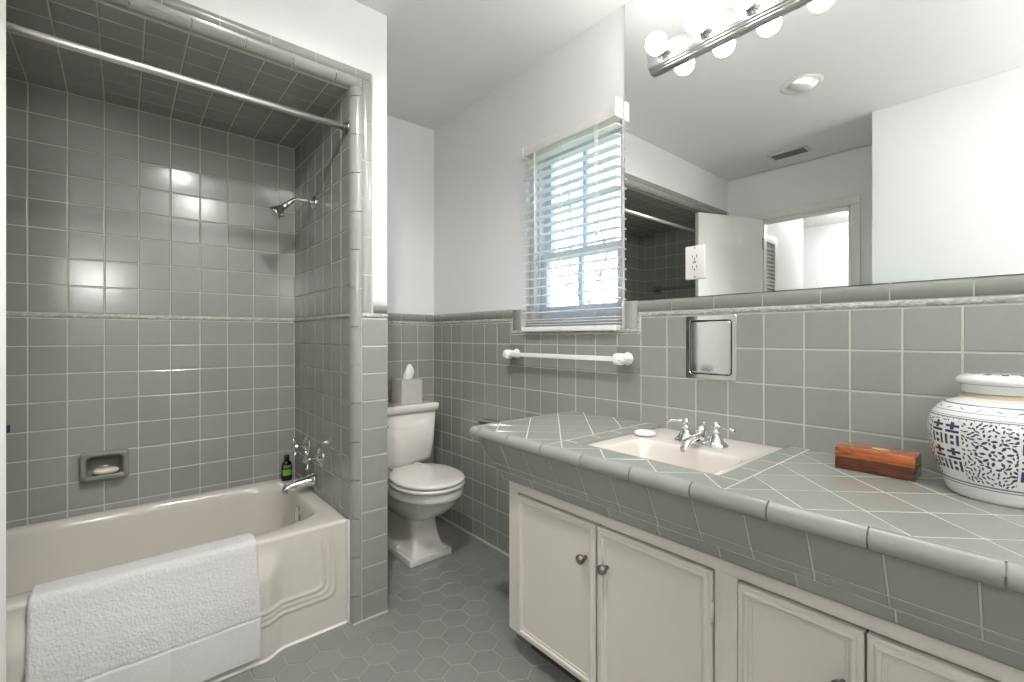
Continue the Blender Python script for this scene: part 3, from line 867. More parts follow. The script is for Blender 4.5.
# soap dish
sd = thing('soap_dish', 'recessed grey-green ceramic soap dish in the tub wall', 'soap dish', ((DX0+DX1)/2, YB, DZ0))
bm = NB()
dcx, dcz = (DX0+DX1)/2, (DZ0+DZ1)/2; dw, dhh = (DX1-DX0)/2, (DZ1-DZ0)/2
def rr(a, b, n, y, N=48):
    return [V3(dcx+a*math.copysign(abs(math.cos(2*PI*(k+.5)/N))**(2/n), math.cos(2*PI*(k+.5)/N)), y, dcz+b*math.copysign(abs(math.sin(2*PI*(k+.5)/N))**(2/n), math.sin(2*PI*(k+.5)/N))) for k in range(N)]
rings(bm, [rr(dw, dhh, 12, YB+.001), rr(dw, dhh, 12, YB-.018), rr(dw-.003, dhh-.003, 10, YB-.025), rr(dw-.009, dhh-.009, 8, YB-.028), rr(dw-.018, dhh-.018, 6, YB-.023), rr(dw-.021, dhh-.022, 6, YB), rr(dw-.024, dhh-.024, 5, YB+.03), rr(dw-.035, dhh-.030, 3, YB+.045), rr(.01, .005, 2, YB+.048)], 0, True, True, False, True)
# drip ledge with ridges
box(bm, DX0+.018, YB-.040, DZ0+.010, DX1-.018, YB+.03, DZ0+.022, 0, .005)
box(bm, DX0+.014, YB-.044, DZ0+.012, DX1-.014, YB-.034, DZ0+.029, 0, .0045)
for k in range(6):
    x = DX0+.035+k*.0165; box(bm, x, YB-.030, DZ0+.021, x+.005, YB+.02, DZ0+.0255, 0, .0015)
part('dish_body', bm, 'ceramic', sd)
def soap(name, mt, lab, c, a, b, h, rot=0, grp=None):
    bm = NB(); rs = []
    for k in range(9):
        t = -PI/2+PI*k/8; s = max(math.cos(t), .02)**.6
        rs.append([V3(x_, y_, z_) for x_, y_, z_ in [(a*s*math.copysign(abs(math.cos(u))**.8, math.cos(u)), b*s*math.copysign(abs(math.sin(u))**.8, math.sin(u)), h/2*math.sin(t)+h/2) for u in [2*PI*i/32 for i in range(32)]]])
    rings(bm, rs, 0, True, True, True, True)
    o = obj(name, bm, mt, label=lab, cat='soap', group=grp); o.location = c; o.rotation_euler = (0, 0, rot)
soap('soap_bar', 'soapc', 'cream oval bar of soap resting in the tub wall soap dish', (dcx+.004, YB-.012, DZ0+.0257), .040, .024, .026)
# bottle
bo = thing('shampoo_bottle', 'small black bottle with a green label on the tub ledge corner', 'bottle', (.626, 2.462, ZR))
bm = NB(); rs = []
for (h, a, b) in ((.0005, .020, .012), (.004, .024, .015), (.05, .0245, .016), (.080, .0235, .016), (.092, .019, .013), (.098, .012, .011)):
    rs.append([V3(.626+a*math.cos(u), 2.462+b*math.sin(u), ZR+h) for u in [2*PI*i/28 for i in range(28)]])
rings(bm, rs, 0, True, True, True, True); part('bottle_body', bm, 'blackp', bo)
bm = NB(); lathe(bm, [(.0125, .097), (.0125, .124), (.010, .127), (0, .127)], (.626, 2.462, ZR), 'z', 20); part('cap', bm, 'blackp', bo)
for (h0, h1, mt_, nm, ua, ub) in ((.028, .058, 'green', 'label', -2.6, -.7), (.064, .078, 'grey', 'label', -2.4, -.9)):
    bm = NB(); G2 = [[bm.verts.new((.626+.0250*math.cos(u), 2.462+.0166*math.sin(u), ZR+h)) for u in [ua+(ub-ua)*i/10 for i in range(11)]] for h in (h0, h1)]
    for i in range(10): face(bm, [G2[0][i], G2[0][i+1], G2[1][i+1], G2[1][i]], 0, True)
    part(nm, bm, mt_, bo, 'green label' if mt_ == 'green' else 'grey label')

# ================================================================== BATH MAT over the rim
bm = NB()
path = [(1.900, .335), (1.888, .370), (1.879, .392), (1.866, .4060), (1.848, .4100), (1.815, .4100), (1.792, .4095), (1.779, .403), (1.774, .390), (1.768, .355), (1.755, .30), (1.744, .24), (1.738, .16), (1.736, .10), (1.736, .03)]
acc = [0]
for i in range(1, len(path)): acc.append(acc[-1]+math.hypot(path[i][0]-path[i-1][0], path[i][1]-path[i-1][1]))
TL = acc[-1]
def pp(s):
    for i in range(1, len(path)):
        if s <= acc[i] or i == len(path)-1:
            t = (s-acc[i-1])/(acc[i]-acc[i-1]); return (path[i-1][0]+t*(path[i][0]-path[i-1][0]), path[i-1][1]+t*(path[i][1]-path[i-1][1]))
def pn(s):
    a, b = pp(max(0, s-.012)), pp(min(TL, s+.012)); d = (b[0]-a[0], b[1]-a[1]); l = math.hypot(*d); return (d[1]/l, -d[0]/l)
nu, nv = 236, 226
MX0, MX1 = -.192, .357
V = []
for j in range(nv+1):
    s = TL*j/nv; y, z = pp(s); n_ = pn(s); row = []
    for i in range(nu+1):
        u = i/nu; x = MX0+(MX1-MX0)*u
        edge = min(i, nu-i, j, nv-j)
        e = min(1, edge/3)
        zz = s-(TL-.14)
        if zz > 0:   # ribbed border
            t = .0006*math.sin(2*PI*s/.0075)+.0005*noise.noise(V3(x*300, s*300, 0))
        else:
            t = .0026*noise.noise(V3(x*300, s*300, 1))+.0012*noise.noise(V3(x*110, s*200, 5))+.0009*noise.noise(V3(x*30, s*60, 9))
        if abs(zz) < .004: t -= .0025
        th = .003+.005*e+t
        wv = .004*math.sin(x*17+1)*sm(.15, .5, s)+.003*math.sin(x*31)*sm(.2, .5, s)
        ew = .003*noise.noise(V3(s*40, 3, 0)) if i in (0, nu) else 0
        row.append(V3(x+ew+.006*sm(.2, .6, s)*(u-.2), y+n_[0]*-1*0+(-th-abs(wv))*abs(n_[0]) if z < .38 else y-th*n_[0]*(-1 if n_[0] < 0 else 1)*(1 if y < 1.83 else -1), z+(th*abs(n_[1]))))
    V.append(row)
T = [[bm.verts.new(p) for p in r] for r in V]
for j in range(nv):
    for i in range(nu): face(bm, [T[j][i], T[j][i+1], T[j+1][i+1], T[j+1][i]], 0, True)
# underside
Bv = {}
def under(i, j):
    if (i, j) in Bv: return Bv[(i, j)]
    s = TL*j/nv; y, z = pp(s); p = V[j][i]
    Bv[(i, j)] = bm.verts.new((p.x, y+.0006*(1 if y > 1.84 and z < .4 else -1), z+.0004)); return Bv[(i, j)]
for j in range(nv):
    for i in (0, nu):
        a, b = T[j][i], T[j+1][i]; face(bm, [a, b, under(i, j+1), under(i, j)], 0, True)
for i in range(nu):
    for j in (0, nv): face(bm, [T[j][i], T[j][i+1], under(i+1, j), under(i, j)], 0, True)
obj('bath_mat', bm, 'terry', label='white terry bath mat folded over the front edge of the tub', cat='bath mat', loc=(.08, 1.78, .03), recalc=True)

# ================================================================== TOILET
TX = 1.172
to = thing('toilet', 'white two-piece porcelain toilet with closed lid in the recess', 'toilet', (TX, 2.2, 0))
def ring(z, yf, yb, hw, n, N=64, cx=TX):
    return srect(cx, (yf+yb)/2, hw, (yb-yf)/2, n, z, N)
bm = NB()
box(bm, TX-.112, 1.999, .0005, TX+.124, 2.44, .034, 0, .0045, seg=2)
rs = [ring(.030, 2.006, 2.43, .106, 16, cx=TX+.006), ring(.040, 2.010, 2.43, .102, 16, cx=TX+.006), ring(.048, 2.020, 2.425, .093, 14, cx=TX+.005), ring(.060, 2.028, 2.42, .086, 12, cx=TX+.005),
      ring(.10, 2.040, 2.41, .078, 10, cx=TX+.004), ring(.15, 2.048, 2.41, .072, 8, cx=TX+.003), ring(.180, 2.044, 2.41, .073, 6), ring(.200, 2.028, 2.41, .084, 4), ring(.213, 2.000, 2.41, .100, 3), ring(.230, 1.962, 2.40, .120, 2.5), ring(.25, 1.930, 2.38, .138, 2.3), ring(.28, 1.888, 2.36, .155, 2.15),
      ring(.31, 1.858, 2.34, .166, 2.1), ring(.335, 1.842, 2.33, .170, 2.1), ring(.340, 1.834, 2.33, .175, 2.1), ring(.345, 1.831, 2.33, .178, 2.1), ring(.378, 1.828, 2.33, .179, 2.1), ring(.384, 1.832, 2.33, .175, 2.1), ring(.386, 1.85, 2.31, .16, 2.1)]
rings(bm, rs, 0, True, True, True, True)
box(bm, TX-.10, 2.22, .30, TX+.10, 2.46, .395, 0, .02, seg=3)
part('bowl', bm, 'porcelain', to)
bm = NB()
SXc = TX-.008
rs = [ring(.389, 1.826, 2.235, .170, 2.15, cx=SXc), ring(.391, 1.818, 2.24, .175, 2.15, cx=SXc), ring(.402, 1.816, 2.24, .177, 2.15, cx=SXc), ring(.4075, 1.820, 2.24, .173, 2.15, cx=SXc), ring(.408, 1.85, 2.2, .15, 2.15, cx=SXc)]
rings(bm, rs, 0, True, True, True, True); part('seat', bm, 'porcelain', to)
bm = NB()
rs = [ring(.413, 1.824, 2.235, .168, 2.15, cx=SXc), ring(.4145, 1.817, 2.24, .173, 2.15, cx=SXc), ring(.424, 1.814, 2.242, .176, 2.15, cx=SXc), ring(.430, 1.820, 2.238, .171, 2.15, cx=SXc), ring(.433, 1.835, 2.226, .157, 2.15, cx=SXc), ring(.4345, 1.90, 2.16, .10, 2.1, cx=SXc)]
rings(bm, rs, 0, True, True, True, True); part('lid', bm, 'porcelain', to)
for s in (-1, 1):
    bm = NB(); box(bm, TX+s*.07-.018, 2.235, .386, TX+s*.07+.018, 2.275, .425, 0, .006); part('hinge', bm, 'porcelain', to)
bm = NB()
rs = [ring(.395, 2.345, 2.50, .170, 7), ring(.405, 2.328, 2.507, .192, 7), ring(.43, 2.316, 2.508, .203, 8), ring(.52, 2.310, 2.509, .217, 9), ring(.696, 2.304, 2.510, .225, 10)]
rings(bm, rs, 0, True, True, True, True); part('tank', bm, 'porcelain', to)
bm = NB()
rs = [ring(.697, 2.298, 2.515, .230, 12), ring(.699, 2.292, 2.518, .236, 12), ring(.732, 2.290, 2.520, .238, 12), ring(.738, 2.295, 2.516, .233, 11), ring(.740, 2.31, 2.50, .21, 9)]
rings(bm, rs, 0, True, True, True, True); part('tank_lid', bm, 'porcelain', to)
bm = NB(); lathe(bm, [(.013, 0), (.013, .006), (.007, .008), (.007, .016)], (TX-.15, 2.306, .645), '-y', 16)
tube(bm, [(TX-.15, 2.291, .645), (TX-.09, 2.287, .637)], .006, 10); part('flush_lever', bm, 'chrome', to)
for s in (-1, 1):
    bm = NB(); lathe(bm, [(.014, 0), (.013, .010), (.008, .015), (0, .016)], (TX+s*.098, 2.16, .0375), 'z', 16); part('bolt_cap', bm, 'porcelain', to)
# tissue box cover
tb = thing('tissue_box', 'grey marbled square tissue box with a tissue pulled up, on the toilet tank', 'tissue box', (1.256, 2.41, .7405))
bm = NB(); bx0, bx1, by0, by1, bz0, bz1 = 1.192, 1.320, 2.347, 2.475, .7405, .876
box(bm, bx0, by0, bz0, bx1, by1, bz1-.008, 0, .002)
for a in ((bx0, by0, bx0+.035, by1), (bx1-.035, by0, bx1, by1), (bx0+.035, by0, bx1-.035, by0+.04), (bx0+.035, by1-.04, bx1-.035, by1)):
    box(bm, a[0], a[1], bz1-.0085, a[2], a[3], bz1)
part('box_cover', bm, 'stone', tb)
bm = NB(); rs = []
for k in range(9):
    h = k/8; a = .020*(1+.5*math.sin(h*3))*(1-.55*h**3); 
    rs.append([V3(1.262+.012*h+a*(1+.3*math.sin(3*u+h*3))*math.cos(u), 2.410+.5*a*(1+.3*math.cos(2*u+h))*math.sin(u), bz1-.006+.085*h+.006*math.sin(2*u)*h) for u in [2*PI*i/24 for i in range(24)]])
rings(bm, rs, 0, True, True, False, True); part('tissue', bm, 'tissue', tb)
# roll holder on mirror wall
rh = thing('toilet_roll_holder', 'grey ceramic toilet roll holder on the wall just behind the counter corner', 'toilet roll holder', (XR, 1.934, .60))
bm = NB()
def rx(a, b, n, x, cy_=1.934, cz=.622, N=48):
    return [V3(x, cy_+a*math.copysign(abs(math.cos(2*PI*(k+.5)/N))**(2/n), math.cos(2*PI*(k+.5)/N)), cz+b*math.copysign(abs(math.sin(2*PI*(k+.5)/N))**(2/n), math.sin(2*PI*(k+.5)/N))) for k in range(N)]
rings(bm, [rx(.083, .055, 12, XR-.0005), rx(.083, .055, 12, XR-.026), rx(.079, .051, 10, XR-.034), rx(.066, .039, 8, XR-.034), rx(.062, .037, 7, XR-.022), rx(.060, .035, 6, XR-.008), rx(.02, .02, 3, XR-.006)], 0, True, True, True, True)
part('holder_body', bm, 'ceramic', rh)
bm = NB(); tube(bm, [(XR-.024, 1.874, .622), (XR-.024, 1.994, .622)], .008, 14); part('roller', bm, 'chrome', rh)
# towel bar
tbz = Z0-1.45*P
tbar = thing('towel_bar', 'cream ceramic towel bar on the wall under the window', 'towel bar', (XR, yk(-4.5), tbz))
py0, py1 = yk(-1.5), yk(-7.5)
bm = NB(); bh = .009; xb = XR-.062
box(bm, xb-bh, py0-.03, tbz-bh, xb+bh, py1+.03, tbz+bh, 0, .0015); part('bar', bm, 'white', tbar)
for y in (py0, py1):
    bm = NB()
    a = -yk(round((.8986-y)/P-.5)) if False else 0
    box(bm, XR-.005, y-P/2+.002, Z0-2*P+.002, XR-.0002, y+P/2-.002, Z0-P-.002, 0, .002); part('tile_plate', bm, 'ceramic', tbar)
    bm = NB()
    lathe(bm, [(.026, .004), (.026, .010), (.020, .018), (.017, .030), (.018, .040), (0, .041)], (XR, y, tbz), '-x', 8)
    lathe(bm, [(.017, .038), (.024, .046), (.026, .062), (.024, .076), (.015, .086), (0, .088)], (XR, y, tbz), '-x', 6)
    part('bar_post', bm, 'white', tbar, 'faceted cream post')
# chrome recessed niche
ni = thing('recessed_chrome_holder', 'square recessed chrome holder in the backsplash tiles above the sink', 'wall holder', (XR, (NY0+NY1)/2, NZ0))
ncy, ncz = (NY0+NY1)/2, (NZ0+NZ1)/2; na, nb_ = (NY1-NY0)/2, (NZ1-NZ0)/2
bm = NB()
rings(bm, [rx(na, nb_, 40, XR-.0002, ncy, ncz), rx(na, nb_, 40, XR-.004, ncy, ncz), rx(na-.001, nb_-.001, 40, XR-.005, ncy, ncz), rx(na-.0135, nb_-.0145, 22, XR-.005, ncy, ncz), rx(na-.0145, nb_-.0155, 20, XR-.004, ncy, ncz), rx(na-.015, nb_-.016, 20, XR+.004, ncy, ncz)], 0, False)
part('frame', bm, 'chrome', ni)
bm = NB(); rings(bm, [rx(na-.012, nb_-.012, 20, XR+.0035, ncy, ncz), rx(.01, .01, 4, XR+.0035, ncy, ncz)], 0, False, True, False, True); part('box_back', bm, 'slot', ni)
bm = NB()
rings(bm, [rx(na-.0175, nb_-.0185, 20, XR+.0030, ncy, ncz), rx(na-.0175, nb_-.0185, 20, XR-.004, ncy, ncz), rx(na-.0185, nb_-.0195, 18, XR-.0055, ncy, ncz), rx(na-.021, nb_-.022, 16, XR-.006, ncy, ncz)], 0, False, True, False, True)
part('door', bm, 'chrome', ni)

# ================================================================== COUNTER
CXF, CYL = .974, 1.342          # front and left edge lines of the tiled top
SY0, SY1, SX0 = .499, .925, 1.058
ct = thing('vanity_counter', 'long grey-green tiled counter top with a rounded edge and sloping tiled apron', 'counter', (1.25, .36, ZT))
bm = NB(); fr = frame('+z', ZT)
hole = (SX0, SY0, XR+.01, SY1)
plane(bm, fr, (CXF-.002, YF+.001, XR-.001, CYL+.002), [hole], 0, -.0009)
diag = []
s2 = P*math.sqrt(2)
def dtiles(reg):
    for a in range(-30, 30):
        for b in range(-30, 30):
            # X+Y in [c0,c1], X-Y in [d0,d1]
            c0 = 1.737+a*s2; d0 = .675+b*s2; c1, d1 = c0+s2, d0+s2
            p = [((c0+d0)/2, (c0-d0)/2), ((c0+d1)/2, (c0-d1)/2), ((c1+d1)/2, (c1-d1)/2), ((c1+d0)/2, (c1-d0)/2)]
            if max(q[0] for q in p) < reg[0] or min(q[0] for q in p) > reg[2] or max(q[1] for q in p) < reg[1] or min(q[1] for q in p) > reg[3]: continue
            q = cliprect(p, reg)
            if q: tile(bm, q, fr, 1, .0016, .0012)
E = .974
dtiles((E, YF, XR-.001, .447)); dtiles((E, SY1+.052, XR-.001, CYL-.0)); dtiles((E, .447, SX0-.001, SY1+.052))
grid_tiles(bm, fr, (SX0-.001, .447, XR-.001, SY0-.001), SX0, .447, mi=1)
grid_tiles(bm, fr, (SX0-.001, SY1+.001, XR-.001, SY1+.052), SX0, SY1+.001, mi=1)
for q_ in ((SX0-.006, SY0-.006, SX0, SY1+.006), (SX0, SY0-.006, XR-.002, SY0), (SX0, SY1, XR-.002, SY1+.006)):
    box(bm, q_[0], q_[1], ZT-.014, q_[2], q_[3], ZT+.0006, 1, .0022)
part('tile_top', bm, ['cgrout', 'tile'], ct)
# rounded bead: profile (outward, up) for front; joints every 0.158
bm = NB()
BP = [(-.002, -.001)]+[(.006+.020*math.sin(a)*.95, -.0195+.0205*math.cos(a)) for a in [PI*i/12 for i in range(11)]]+[(.003, -.038), (-.004, -.037)]
strip(bm, V3(E, CYL, ZT), -Y, -X, Z, CYL-YF-.001, BP, .158, -(.158-((CYL-.514) % .158)), .003, 0)
strip(bm, V3(E, CYL, ZT), X, Y, Z, XR-E-.001, BP, .158, 0, .003, 0)
# corner of the bead (revolved)
nb = [[V3(E, CYL, ZT)+(-X*math.cos(t)+Y*math.sin(t))*max(p[0], 0)+Z*p[1] for p in BP] for t in [PI/2*i/8 for i in range(9)]]
rings(bm, nb, 0, True, False)
part('edge_trim', bm, 'tile', ct)
bm = NB()   # grout core behind the bead
g0 = [(E+.001, ZT-.004), (E-.003, ZT-.004), (E-.018, ZT-.018), (E-.004, ZT-.0405), (E+.001, ZT-.0405)]
rings(bm, [[(x, y, z) for x, z in g0] for y in (YF+.001, CYL)], 0, False, True, True, True)
g1 = [(CYL-.001, ZT-.004), (CYL+.003, ZT-.004), (CYL+.018, ZT-.018), (CYL+.004, ZT-.0405), (CYL-.001, ZT-.0405)]
rings(bm, [[(x, y, z) for y, z in g1] for x in (E, XR-.001)], 0, False, True, True, True)
part('grout_core', bm, 'grout', ct)
# sloping apron, front and left end
ZA0, ZA1, IN = ZT-.0405, .612, .0675
bm = NB()
sl = V3(IN, 0, ZA1-ZA0); SLn = sl.length; dn = sl.normalized()
frA = (V3(CXF, 0, ZA0), -Y, -dn, None)
Uv = -Y; Vv = -dn; Nv = Uv.cross(Vv).normalized()
if Nv.x > 0: Nv = -Nv
# frame: u = -y, v measured upward along slope from the top joint (negative going down)
frA = (V3(CXF, 0, ZA0), Uv, Vv, Nv)
SL = [(-.098, -.0), (-.125, -.098), (-SLn, -.125)]
def aptiles(fr_, cut, ua, ub, j0, j1_):
    def run(v0, v1, off, pitch):
        k0 = math.floor((ua-off)/pitch)-1
        for k in range(k0, k0+60):
            a, b = off+k*pitch, off+(k+1)*pitch
            if a > ub: break
            p = cliprect([(a, v0), (b, v0), (b, v1), (a, v1)], (ua, v0, ub, v1))
            if p and cut: p = clip(p, *cut) 
            if p and len(p) > 2: tile(bm, p, fr_, 1, .0014)
    run(SL[0][0], SL[0][1], j0, .114); run(SL[1][0], SL[1][1], j0, .114); run(SL[2][0], SL[2][1], j1_, .156)
# mitre at the left end: y limit shrinks going down: y <= CYL - IN*(-v/SLn)  ->  -u <= CYL + IN*v/SLn
k = IN/SLn
aptiles(frA, (-1, -k, CYL), -CYL, -YF, -.524, -.643)
v = [V3(CXF, YF, ZA0), V3(CXF, CYL, ZA0), V3(CXF+IN, CYL-IN, ZA1), V3(CXF+IN, YF, ZA1)]
f = face(bm, [bm.verts.new(p-Nv*.002) for p in v], 0)
# left end (faces +Y)
slb = V3(0, -IN, ZA1-ZA0); dnb = slb.normalized(); Ub = -X; Vb = -dnb; Nb = Ub.cross(Vb).normalized()
if Nb.y < 0: Nb = -Nb
frB = (V3(0, CYL, ZA0), Ub, Vb, Nb)
aptiles(frB, (1, -k, -CXF), -XR, -CXF, -1.05, -1.1)
v = [V3(CXF, CYL, ZA0), V3(XR-.001, CYL, ZA0), V3(XR-.001, CYL-IN, ZA1), V3(CXF+IN, CYL-IN, ZA1)]
face(bm, [bm.verts.new(p-Nb*.002) for p in v], 0)
# underside lip
v = [V3(CXF+IN, YF, ZA1), V3(CXF+IN, CYL-IN, ZA1), V3(CXF+IN+.03, CYL-IN, ZA1), V3(CXF+IN+.03, YF, ZA1)]
face(bm, [bm.verts.new(p) for p in v], 0)
part('apron', bm, ['grout', 'tile'], ct)

# ---- sink
sk_ = thing('sink', 'white rectangular enamel sink set into the tiled counter', 'sink', (1.27, .716, ZT))
bm = NB()
scx, scy, sa, sb = (SX0+XR-.002)/2, (SY0+SY1)/2, (XR-.002-SX0)/2, (SY1-SY0)/2
bcx, bcy, ba, bb = 1.180, .700, .108, .168
sr = lambda cx, cy, a, b, n, z: srect(cx, cy, a, b, n, z, 96)
ZS = ZT-.008
rs = [sr(scx, scy, sa-.0008, sb-.0008, 60, ZS-.012), sr(scx, scy, sa-.0008, sb-.0008, 60, ZS-.001), sr(scx, scy, sa-.003, sb-.003, 50, ZS), sr(scx, scy, sa-.012, sb-.012, 40, ZS+.0005),
      sr(bcx, bcy, ba+.006, bb+.006, 9, ZS), sr(bcx, bcy, ba+.001, bb+.001, 8, ZS-.0015), sr(bcx, bcy, ba-.003, bb-.003, 8, ZS-.006), sr(bcx, bcy, ba-.006, bb-.007, 7, ZS-.015), sr(bcx, bcy, ba-.012, bb-.015, 6.5, ZS-.06), sr(bcx, bcy, ba-.020, bb-.030, 6, ZS-.11), sr(bcx, bcy, ba-.034, bb-.050, 4.5, ZS-.138), sr(bcx, bcy, ba-.06, bb-.09, 3, ZS-.147), sr(bcx, bcy, .018, .018, 2, ZS-.150)]
rings(bm, rs, 0, True, True, False, True); part('basin', bm, 'sinkp', sk_, recalc=False)
bm = NB(); lathe(bm, [(.022, 0), (.022, .002), (.016, .003), (0, .001)], (bcx, bcy, ZS-.1495), 'z', 24); part('drain', bm, 'chrome', sk_)
# ---- faucet
fc = thing('sink_faucet', 'chrome two-handled centreset faucet at the back of the sink', 'faucet', (1.336, .686, ZT-.0076))
FX, FY, FZ = 1.336, .686, ZT-.0076
bm = NB(); rs = []
for (h, a, b) in ((.0003, .026, .078), (.012, .026, .078), (.018, .022, .073), (.020, .016, .066)):
    rs.append(srect(FX, FY, a, b, 5, FZ+h, 48))
rings(bm, rs, 0, True, True, True, True); part('base_plate', bm, 'chrome', fc)
for s in (-1, 1):
    y = FY+s*.047
    bm = NB(); lathe(bm, [(.027, .001), (.027, .008), (.022, .024), (.014, .040), (.011, .046), (.014, .049), (.013, .053), (.008, .055), (.008, .058), (.0105, .063), (.0105, .070), (.006, .077), (0, .078)], (FX, y, FZ), 'z', 28)
    hb_ = part('handle_body', bm, 'chrome', fc)
    bm = NB(); tube(bm, [(FX, y+s*.006, FZ+.066), (FX-.006, y+s*.026, FZ+.068), (FX-.010, y+s*.044, FZ+.066), (FX-.013, y+s*.060, FZ+.062)], .0045, 10, taper=[.0055, .004, .0042, .0055])
    part('lever', bm, 'chrome', fc)
bm = NB()
lathe(bm, [(.020, .001), (.020, .010), (.016, .024), (.014, .040), (.017, .046), (.016, .054), (.009, .060), (0, .062)], (FX+.004, FY, FZ), 'z', 24)
rs = []
for (x, z, hy_, hz) in ((.0, .030, .013, .012), (-.03, .033, .013, .011), (-.06, .027, .0125, .010), (-.085, .018, .012, .009), (-.100, .010, .010, .008), (-.104, .003, .008, .005)):
    rs.append([V3(FX+x, FY+hy_*math.cos(2*PI*k/20), FZ+z+hz*math.sin(2*PI*k/20)) for k in range(20)])
rings(bm, rs, 0, True, True, True, True); part('spout', bm, 'chrome', fc)
bm = NB(); tube(bm, [(FX+.022, FY, FZ+.018), (FX+.022, FY, FZ+.062)], .0022, 8); lathe(bm, [(0, .060), (.005, .062), (.0055, .068), (0, .072)], (FX+.022, FY, FZ), 'z', 12); part('lift_rod', bm, 'chrome', fc)
soap('soap_bar', 'soapw', 'white oval bar of soap on the back left corner of the sink', (1.325, .872, ZT-.0073), .025, .035, .020, .5)

# ================================================================== CABINET
cb = thing('vanity_cabinet', 'off-white painted vanity cabinet with panelled doors under the counter', 'cabinet', (1.27, .33, 0))
KX, KY1, KZ0, KZ1 = 1.052, 1.249, .086, .611
OZ0, OZ1 = .105, .560
doors = [(.8535, 1.200), (.510, .8475), (.2225, .4505), (-.010, .2185), (-.55, -.03)]
bm = NB()
def ff(y0, y1, z0, z1): box(bm, KX, y0, z0, KX+.019, y1, z1, 0, .0015)
ff(YF+.002, KY1, .5775, KZ1); ff(YF+.002, KY1, KZ0, KZ0+.003)
for a, b in ((1.2035, KY1), (.4535, .5065), (-.027, -.013), (YF+.002, -.553)): ff(a, b, KZ0+.003, .5775)
box(bm, KX+.019, KY1-.019, KZ0, XR-.001, KY1, KZ1); box(bm, KX+.019, YF+.002, KZ0, XR-.001, KY1-.019, KZ0+.018)
box(bm, KX+.42, YF+.002, KZ0+.018, XR-.001, KY1-.019, KZ1)
part('carcass', bm, 'cab', cb)
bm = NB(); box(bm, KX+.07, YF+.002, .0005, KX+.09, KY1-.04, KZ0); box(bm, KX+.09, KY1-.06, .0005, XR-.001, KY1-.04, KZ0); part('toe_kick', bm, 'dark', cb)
bm = NB(); box(bm, KX+.0185, YF+.01, KZ0+.019, KX+.022, KY1-.03, KZ1-.03); part('interior', bm, 'gap', cb)
DZ0_, DZ1_ = KZ0+.004, .571
labs = ['left-most', '', '', '', '']
for i, (y0, y1) in enumerate(doors):
    bm = NB(); th_ = .014; x = KX-.001
    # slab with stepped moulding: rings in the door plane (y,z) going inward
    def rq(d, xx): return [V3(xx, y0+d, DZ0_+d), V3(xx, y1-d, DZ0_+d), V3(xx, y1-d, DZ1_-d), V3(xx, y0+d, DZ1_-d)]
    x += .006
    seqs = [(0, x+.008), (0, x-.010), (.002, x-.0125), (.010, x-.0125), (.0125, x-.0150), (.0165, x-.0165), (.0205, x-.0150), (.0225, x-.0100), (.0285, x-.0100), (.0300, x-.0078)]
    rings(bm, [rq(d, xx) for d, xx in seqs], 0, False, True, True, True)
    base = WORLD[cb.name]
    dr = part('door', bm, 'cab', cb)
    WORLD[dr.name] = base
    knob_y = {0: y0+.040, 1: y1-.033, 2: y0+.033, 3: y1-.03, 4: y1-.03}[i]
    kz = .466 if i < 2 else .460
    bm = NB(); lathe(bm, [(.006, 0), (.0055, .010), (.0075, .013), (.0125, .018), (.0145, .024), (.0135, .030), (.008, .034), (0, .035)], (x-.0078, knob_y, kz), '-x', 24)
    part('knob', bm, 'nickel', dr, 'round aged nickel knob')
    hy = {0: y1+.0018, 1: y0-.0018, 2: y1+.0018, 3: y0-.0018, 4: y0-.0018}[i]
    for hz in ((.455, .17) if i in (1, 4) else ()):
        bm = NB(); tube(bm, [(x-.012, hy, hz), (x-.012, hy, hz+.045)], .0042, 8)
        for q in range(1, 3): lathe(bm, [(.0046, 0), (.0046, .0015)], (x-.012, hy, hz+.015*q), 'z', 8)
        part('hinge', bm, 'cab', dr)

# ================================================================== WOODEN BOX
wb = thing('wooden_box', 'small polished reddish-brown wooden box with a gold inlay on the counter', 'box', (1.380, .268, ZT+.0005))
x0, x1, y0, y1 = 1.339, 1.421, .193, .343; zb = ZT+.0005
bm = NB(); box(bm, x0, y0, zb, x1, y1, zb+.0270, 0, .0012); part('box_base', bm, 'mahogd', wb)
bm = NB(); box(bm, x0, y0, zb+.0288, x1, y1, zb+.053, 0, .0012); ld_ = part('box_lid', bm, 'mahog', wb)
bm = NB(); box(bm, x0+.002, y0+.002, zb+.0265, x1-.002, y1-.002, zb+.0295); part('seam', bm, 'slot', wb)
bm = NB(); lathe(bm, [(.0, .0), (.011, 0), (.011, .0005), (0, .0006)], (0, 0, 0), 'z', 24)
for v in bm.verts: v.co = V3(v.co.x*.9+1.383, v.co.y*1.5+.262, v.co.z+zb+.0529)
part('inlay', bm, 'brass', ld_)

# ================================================================== GINGER JAR
JX, JY, JZ = 1.360, .060, ZT+.0005
jar = thing('ginger_jar', 'blue and white porcelain ginger jar with a flat lid on the counter', 'jar', (JX, JY, JZ))
Pf = [(.060, 0), (.083, .0), (.086, .003), (.088, .010), (.094, .028), (.103, .055), (.110, .080), (.1145, .105), (.1165, .125), (.1155, .142), (.111, .158), (.103, .172), (.092, .183), (.079, .191), (.068, .196), (.063, .199), (.060, .204)]
